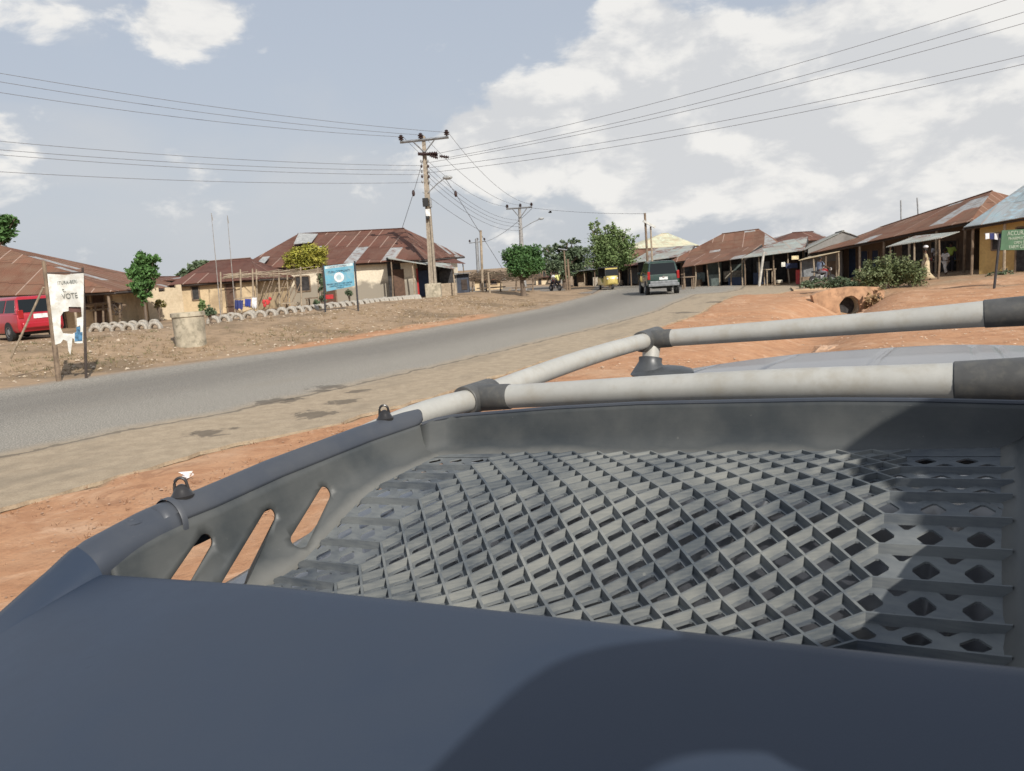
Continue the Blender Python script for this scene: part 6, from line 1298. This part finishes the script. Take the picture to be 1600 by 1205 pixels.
def person(label, pos, face, h=1.68, top=None, bottom=None, arms=None, legs=None, lean=0.0, wrap=None, sleeves=True, long_legs=True, headload=None, group=None):
    root = empty('person', pos, label, 'person', group, rz=face); j, ed = pose(h=h, arms=arms, legs=legs, lean=lean); skinned('body', j, ed, SKIN, root)
    def mid(a, b, f): return tuple(Vector(j[a][0]).lerp(Vector(j[b][0]), f))
    if top:
        J = grow(j, ['pelvis', 'waist', 'chest', 'neck', 'shl', 'shr'], .025); J['neck'] = (mid('chest', 'neck', .55), (.09, .08)); J['pelvis'] = (j['pelvis'][0], (.175, .14)); E_ = [('pelvis', 'waist'), ('waist', 'chest'), ('chest', 'neck'), ('chest', 'shl'), ('chest', 'shr')]
        for n in 'lr': J['s' + n] = (mid('sh' + n, 'el' + n, .8), (.065, .065)); E_.append(('sh' + n, 's' + n))
        skinned('shirt', J, E_, top, root)
    if bottom and not wrap:
        J = grow(j, ['pelvis', 'hpl', 'hpr', 'knl', 'knr'], .022); E_ = [('pelvis', 'hpl'), ('pelvis', 'hpr'), ('hpl', 'knl'), ('hpr', 'knr')]
        if long_legs:
            for n in 'lr': J['c' + n] = (mid('kn' + n, 'an' + n, .9), (.06, .06)); E_.append(('kn' + n, 'c' + n))
        skinned('trousers', J, E_, bottom, root)
    if wrap:
        mb = MB(); vs = []; n_ = 20; k = h / 1.75; kx = (Vector(j['knl'][0]) + Vector(j['knr'][0])) / 2; ax = (Vector(j['anl'][0]) + Vector(j['anr'][0])) / 2
        for (c, rx, ry) in (((0, 0, 1.1 * k), .145, .17), ((0, 0, .95 * k), .17, .20), ((kx.x * .5, 0, .7 * k), .20, .22), ((kx.x, kx.y, .45 * k), .25, .23), ((ax.x, ax.y, .16 * k), .33, .26)):
            for i in range(n_): a_ = 6.2832 * i / n_; w = 1 + .06 * math.sin(a_ * 5) * (1.1 - c[2]); vs.append(Vector(c) + Vector((rx * w * math.cos(a_), ry * w * math.sin(a_), 0)))
        mb.add(vs, [(i * n_ + q, i * n_ + (q + 1) % n_, (i + 1) * n_ + (q + 1) % n_, (i + 1) * n_ + q) for i in range(4) for q in range(n_)]); o = mb.build('skirt', wrap, root, smooth=True); so_ = o.modifiers.new('t', 'SOLIDIFY'); so_.thickness = .012
    hd = Vector(j['head'][0]); mb = MB(); mb.ball(hd + Vector((-.012, 0, .03)), (.098, .088, .105), 14, 8); mb.build('hair', HAIR, root, smooth=True)
    mb = MB(); mb.ball(hd + Vector((.088, 0, -.02)), (.022, .016, .026), 8, 5)
    for y in (-.033, .033): mb.ball(hd + Vector((.078, y, .004)), (.012, .014, .008), 8, 5)
    mb.ball(hd + Vector((.080, 0, -.062)), (.013, .026, .008), 8, 5)
    for y in (-.09, .09): mb.ball(hd + Vector((0, y, -.012)), (.022, .012, .034), 8, 5)
    mb.build('face', SKIN, root, smooth=True)
    # five fingers a side
    for n in 'lr':
        w, e = Vector(j['ha' + n][0]), Vector(j['el' + n][0]); d = (w - e).normalized(); sd = d.cross(Vector((0, 1, .2))).normalized(); mb = MB()
        for q in range(4): b = w + sd * (.018 * (q - 1.5)); mb.tube([b, b + d * (.035 + .006 * (q in (1, 2))), b + d * .06 + Vector((.012, 0, -.008))], [.009, .008, .006], 6)
        mb.tube([w - d * .04 + sd * .03, w - d * .015 + sd * .05, w + d * .01 + sd * .055], [.011, .010, .007], 6); mb.build('fingers', SKIN, root, smooth=True)
    return root
CL = lambda n, c: simple(n, c, .9, var=.25, scale=5)
def face_to(deg): return R(90 - deg)
walkL = {1: ((.16, .09, .52), (.05, .1, .12), (.17, .1, .04)), -1: ((-.04, -.09, .5), (-.26, -.1, .14), (-.17, -.1, .04))}
person('man in an orange shirt and khaki trousers standing by the pale leaning pole', PX(1167, 442.5), face_to(80), 1.62, CL('orange_shirt', (.45, .16, .07)), CL('khaki', (.3, .25, .14)), arms={1: ((.12, .26, 1.16), (.36, .14, 1.14)), -1: ((.12, -.26, 1.14), (.36, -.12, 1.12))}, lean=.04)
wm = person('woman in a flowing pale dress walking past the end of the green bush', G(1446, 440, 40), face_to(-70), 1.62, CL('pale_dress_top', (.4, .32, .2)), None, legs=walkL, wrap=CL('pale_dress', (.5, .41, .27)), arms={1: ((.02, .28, 1.18), (.1, .3, .95)), -1: ((-.08, -.28, 1.16), (.04, -.33, .92))})
mb = MB(); p = Vector(wm.location); mb.ball(p + Vector((0, 0, 1.70)), (.12, .12, .08), 14, 8); tag(mb.build('white_bundle', simple('white_cloth', (.7, .7, .72), .9), smooth=True), 'white cloth bundle carried on the head of the woman in the pale dress', 'bundle')
person('child in white walking behind the woman in the pale dress', G(1477, 430, 42), face_to(-110), 1.35, CL('white_top', (.6, .6, .62)), CL('white_trousers', (.62, .6, .58)), legs=walkL)
person('person in a lime green top standing at the dark stall under the tin awning', G(1485, 425, 43.5), face_to(200), 1.6, CL('lime_top', (.4, .55, .12)), CL('dark_trousers', (.03, .03, .04)))
person('person in a pale grey top standing deep in the stall under the tin awning', G(1462, 425, 44), face_to(170), 1.62, CL('grey_top', (.35, .35, .38)), CL('dark_trousers', (.03, .03, .04)))
def motorbike(label, pos, rz):
    r = empty('motorcycle', pos, label, 'motorcycle', rz=rz)
    for x in (-.62, .62): wheel(r, x, 0, .29, .09)
    mb = MB(); mb.tube([(-.62, 0, .29), (-.25, 0, .5), (.35, 0, .75), (.45, 0, .9)], .04, 8); mb.tube([(.62, 0, .29), (.45, 0, .9)], .035, 8); mb.build('frame', BLACKP, r)
    mb = MB(); mb.ball((.12, 0, .80), (.26, .13, .13), 12, 8); mb.build('tank', RED, r, smooth=True)
    mb = MB(); mb.box((-.32, 0, .79), (.7, .24, .09)); mb.build('seat', BLACKP, r, bevel=.03); mb = MB(); mb.box((0, 0, .42), (.4, .25, .3)); mb.build('engine', GALV, r, bevel=.04)
    mb = MB(); mb.tube([(.42, -.34, 1.0), (.45, 0, .97), (.42, .34, 1.0)], .018, 6); mb.build('handlebar', BLACKP, r); mb = MB(); mb.ball((.55, 0, .88), (.08, .09, .09), 10, 6); mb.build('headlight', simple('lamp_glass', (.6, .6, .6), .1, bump=0), r, smooth=True)
    return r
ride = {1: ((.36, .2, .86), (.22, .22, .42), (.34, .22, .36)), -1: ((.36, -.2, .86), (.22, -.22, .42), (.34, -.22, .36))}
def rider(label, bike, dx, rz, top, bottom, hands=True):
    c, s_ = math.cos(rz), math.sin(rz); pos = Vector(bike.location) + Vector((dx * c, dx * s_, -.10)); arms = {1: ((.2, .28, 1.2), (.45, .28, 1.08)), -1: ((.2, -.28, 1.2), (.45, -.28, 1.08))} if hands else None
    return person(label, pos, rz, 1.72, top, bottom, arms=arms, legs=ride, lean=.05)
pb = PX(868, 455); bk = motorbike('motorcycle carrying two riders away along the side road', pb, face_to(-30)); rider('front motorcycle rider in a white shirt', bk, -.05, face_to(-30), CL('white_shirt', (.65, .65, .65)), CL('dark_trousers', (.03, .03, .04))); rider('rear motorcycle rider in a pale yellow shirt', bk, -.48, face_to(-30), CL('pale_yellow_shirt', (.62, .62, .25)), CL('dark_trousers', (.03, .03, .04)), False)
pb = G(1285, 441, 46.5); bk2 = motorbike('motorcycle parked in the shade beside the red drum', pb, face_to(75)); rider('person in a grey blue shirt sitting on the motorcycle by the red drum', bk2, -.2, face_to(75), CL('grey_blue_shirt', (.14, .17, .24)), CL('grey_trousers', (.12, .12, .14)))
# drum, tables, stools and goods at the right row
p = PX(1253, 443.5); mb = MB(); mb.lathe(p, [(.29, 0), (.30, .02), (.29, .04), (.29, .3), (.305, .32), (.29, .34), (.29, .6), (.305, .62), (.29, .64), (.29, .86), (.30, .88), (.27, .88), (.26, .84), (.02, .84)], 20); mb.v = [Vector((p.x + (v_.x - p.x) * 1.25, p.y + (v_.y - p.y) * 1.25, v_.z)) for v_ in mb.v]; tag(mb.build('oil_drum', RED, smooth=True), 'red oil drum beside the green undergrowth in front of the shelter', 'drum')
table('market_table', 'small table with goods under the patched roof behind the pale leaning pole', 1197, 1213, 421, 438, 53, PWOOD); table('market_table', 'low trestle table right of the green suv', 1067, 1086, 433, 444, 53, WOOD); table('market_table', 'bench table piled with goods under the pale tin awning', 1455, 1500, 408, 424, 43.5, WOOD)
for i, (x0, x1, y0, y1, D_, c, lb, nm) in enumerate(((1215, 1224, 438, 443, 52, (.5, .45, .35), 'pale sack lying left of the white shelter post', 'sack'), (1132, 1158, 424, 441, 56, (.28, .25, .2), 'row of pale sacks in front of the blue shop door', 'sack'), (1091, 1102, 426, 441, 57, (.16, .2, .2), 'grey green counter beyond the suv', 'counter'),
        (1110, 1118, 430, 441, 57, (.07, .09, .14), 'blue crate under the long rusty awning', 'crate'), (1150, 1157, 405, 436, 57.5, (.04, .08, .25), 'bright blue cloth hanging at the end of the long awning', 'hanging_cloth'), (1228, 1246, 412, 420, 52.5, (.04, .05, .1), 'dark blue cloth hanging left of the red drum', 'hanging_cloth'), (1221, 1227, 410, 417, 51.5, (.7, .68, .6), 'white notice on the post left of the dark cloth', 'notice'), (1237, 1248, 400, 406, 48.6, (.6, .5, .3), 'cream board at the left end of the shelter', 'notice'))):
    o = boxob(nm, x0, x1, y0, y1, D_, .4 if i < 4 else .05, simple('goods_%d' % i, c, .85, var=.4), lb, nm.replace('_', ' '), .06 if i < 4 else .005)
rnd = random.Random(77)
for i in range(12):
    x = 1456 + i * 3.6; D_ = 43.7; p = PD(x, 406.5, D_); mb = MB(); mb.ball(p + Vector((0, .3, .02)), (.09, .09, rnd.uniform(.07, .14)), 8, 6); tag(mb.build('bowl', simple('bowl_%d' % (i % 4), [(.6, .5, .4), (.5, .1, .08), (.6, .6, .55), (.1, .2, .3)][i % 4], .5), smooth=True), ['tan', 'red', 'white', 'blue'][i % 4] + ' bowl of goods on the stall table, %s from the left' % ordinal(i), 'bowl', 'bowls on the stall table')
# laundry on the yellow wall
lr = empty('laundry_line', PD(1540, 366, 39), 'line of white and dark laundry against the yellow wall', 'laundry'); mb = MB(); mb.tube([PD(1538, 365, 39), PD(1580, 362, 39)], .015, 5); mb.build('line', CABLE, lr, world=True)
for i, x in enumerate((1540, 1547, 1554, 1561, 1568)): 
    a_ = [PD(x, 365, 38.97), PD(x + 6, 364.6, 38.97), PD(x + 6, 373 + i % 3, 38.95), PD(x, 374, 38.95)]; mb = MB(); mb.add(a_ + [q + Vector((0, .02, 0)) for q in a_], [(3, 2, 1, 0), (4, 5, 6, 7), (0, 1, 5, 4), (2, 3, 7, 6), (1, 2, 6, 5), (3, 0, 4, 7)]); mb.build('garment', simple('white_cloth', (.7, .7, .72), .9) if i % 2 == 0 else simple('navy_cloth', (.03, .04, .14), .9), lr, world=True)
# tiny bird over the road
p = PD(859.5, 332, 45); mb = MB(); mb.ball(p, (.10, .05, .04), 8, 5); mb.add([p, p + Vector((-.06, .2, .07)), p + Vector((.08, .22, .06)), p + Vector((.06, 0, 0)), p + Vector((-.06, -.2, .08)), p + Vector((.08, -.22, .06))], [(0, 1, 2, 3), (0, 3, 5, 4)]); tag(mb.build('bird', BLACKP), 'tiny dark bird flying right of the second pole', 'bird')
# ------------------------------------------------------------------ the photographer, standing on the sill right of the car
def Wv(s, t, h): return tuple(W(s, t, h))
ph = empty('person', W(.85, .72, 1.5), 'photographer in a dark shirt standing beside the car and reaching over its roof', 'person')
def Jp(d): return {k: (tuple(Vector(Wv(*v[0])) - Vector(ph.location)), v[1]) for k, v in d.items()}
PHOTO = dict(pelvis=((.68, .92, .72), (.17, .13)), waist=((.68, .88, .50), (.16, .13)), chest=((.70, .80, .18), (.21, .16)), neck=((.72, .78, -.06), (.07, .07)), chin=((.76, .78, -.12), (.08, .09)), head=((.80, .82, -.19), (.095, .115)), crown=((.82, .84, -.26), (.06, .075)),
    shl=((.46, .68, -.02), .08), ell=((.19, .38, -.16), .06), wrl=((.05, .19, -.02), .042), hal=((.03, .12, .02), (.045, .03)),
    shr=((.97, .78, -.13), .12), elr=((1.22, .74, -.24), .08), wrr=((1.02, .74, -.31), .09), har=((.90, .73, -.31), (.05, .035)),
    hpl=((0.59, 0.92, .80), .10), knl=((0.56, 0.82, 1.20), .07), anl=((0.58, 0.86, 1.60), .05), tol=((0.56, 0.74, 1.66), (.045, .035)), hpr=((0.77, 0.92, .80), .10), knr=((0.82, 0.82, 1.20), .07), anr=((0.82, 0.86, 1.60), .05), tor=((0.82, 0.74, 1.66), (.045, .035)))
ED = [('pelvis', 'waist'), ('waist', 'chest'), ('chest', 'neck'), ('neck', 'chin'), ('chin', 'head'), ('head', 'crown')]
for n in 'lr': ED += [('chest', 'sh' + n), ('sh' + n, 'el' + n), ('el' + n, 'wr' + n), ('wr' + n, 'ha' + n), ('pelvis', 'hp' + n), ('hp' + n, 'kn' + n), ('kn' + n, 'an' + n), ('an' + n, 'to' + n)]
jp = Jp(PHOTO); jp = {k: (v[0], v[1] if isinstance(v[1], tuple) else (v[1], v[1])) for k, v in jp.items()}
skinned('body', jp, ED, SKIN, ph)
J = grow(jp, ['pelvis', 'waist', 'chest', 'shl', 'shr'], .05); E_ = [('pelvis', 'waist'), ('waist', 'chest'), ('chest', 'shl'), ('chest', 'shr')]
for n in 'lr': J['s' + n] = (tuple(Vector(jp['sh' + n][0]).lerp(Vector(jp['el' + n][0]), .9)), (.10, .10)); E_.append(('sh' + n, 's' + n))
skinned('shirt', J, E_, CL('dark_shirt', (.03, .035, .05)), ph)
J = grow(jp, ['pelvis', 'hpl', 'hpr', 'knl', 'knr', 'anl', 'anr'], .025); skinned('trousers', J, [('pelvis', 'hpl'), ('pelvis', 'hpr'), ('hpl', 'knl'), ('hpr', 'knr'), ('knl', 'anl'), ('knr', 'anr')], CL('dark_trousers', (.03, .03, .04)), ph)
mb = MB(); mb.ball(Vector(jp['head'][0]) + Vector((0, 0, .03)), (.11, .11, .115), 14, 8); mb.build('hair', HAIR, ph, smooth=True)

hc_ = Vector(jp['head'][0]); fw_p = (Vector(jp['chin'][0]) - hc_); fw_p.z = 0; fw_p = (-(W(0, 1, 0) - W(0, 0, 0)) * .8 - (W(1, 0, 0) - W(0, 0, 0)) * .5); fw_p.z = 0; fw_p.normalize(); sd_p = Vector((-fw_p.y, fw_p.x, 0)); mb = MB()
mb.ball(hc_ + fw_p * .105 - Vector((0, 0, .01)), (.018, .018, .026), 8, 5); mb.ball(hc_ + fw_p * .095 - Vector((0, 0, .055)), (.024, .024, .009), 8, 5)
for q in (-1, 1): mb.ball(hc_ + fw_p * .092 + sd_p * .035 * q + Vector((0, 0, .02)), (.014, .014, .009), 8, 5); mb.ball(hc_ + sd_p * .105 * q, (.018, .018, .034), 8, 5)
mb.build('face', SKIN, ph, smooth=True)
for n in 'lr':
    w_, e_ = Vector(jp['ha' + n][0]), Vector(jp['wr' + n][0]); d = (w_ - e_).normalized() if n == 'r' else Vector((0, 0, 1)); sd = d.cross(Vector((.3, .2, 1) if n == 'r' else fw_p)).normalized(); mb = MB()
    for q in range(4): b = w_ + sd * .019 * (q - 1.5); L_ = .035 + .006 * (q in (1, 2)); mb.tube([b, b + d * L_, b + d * L_ * 1.7 + Vector((0, 0, -.012))], [.010, .009, .007], 6)
    mb.tube([w_ - d * .03 + sd * .03, w_ - d * .005 + sd * .052, w_ + d * .02 + sd * .056], [.012, .010, .008], 6); mb.build('fingers', SKIN, ph, smooth=True)
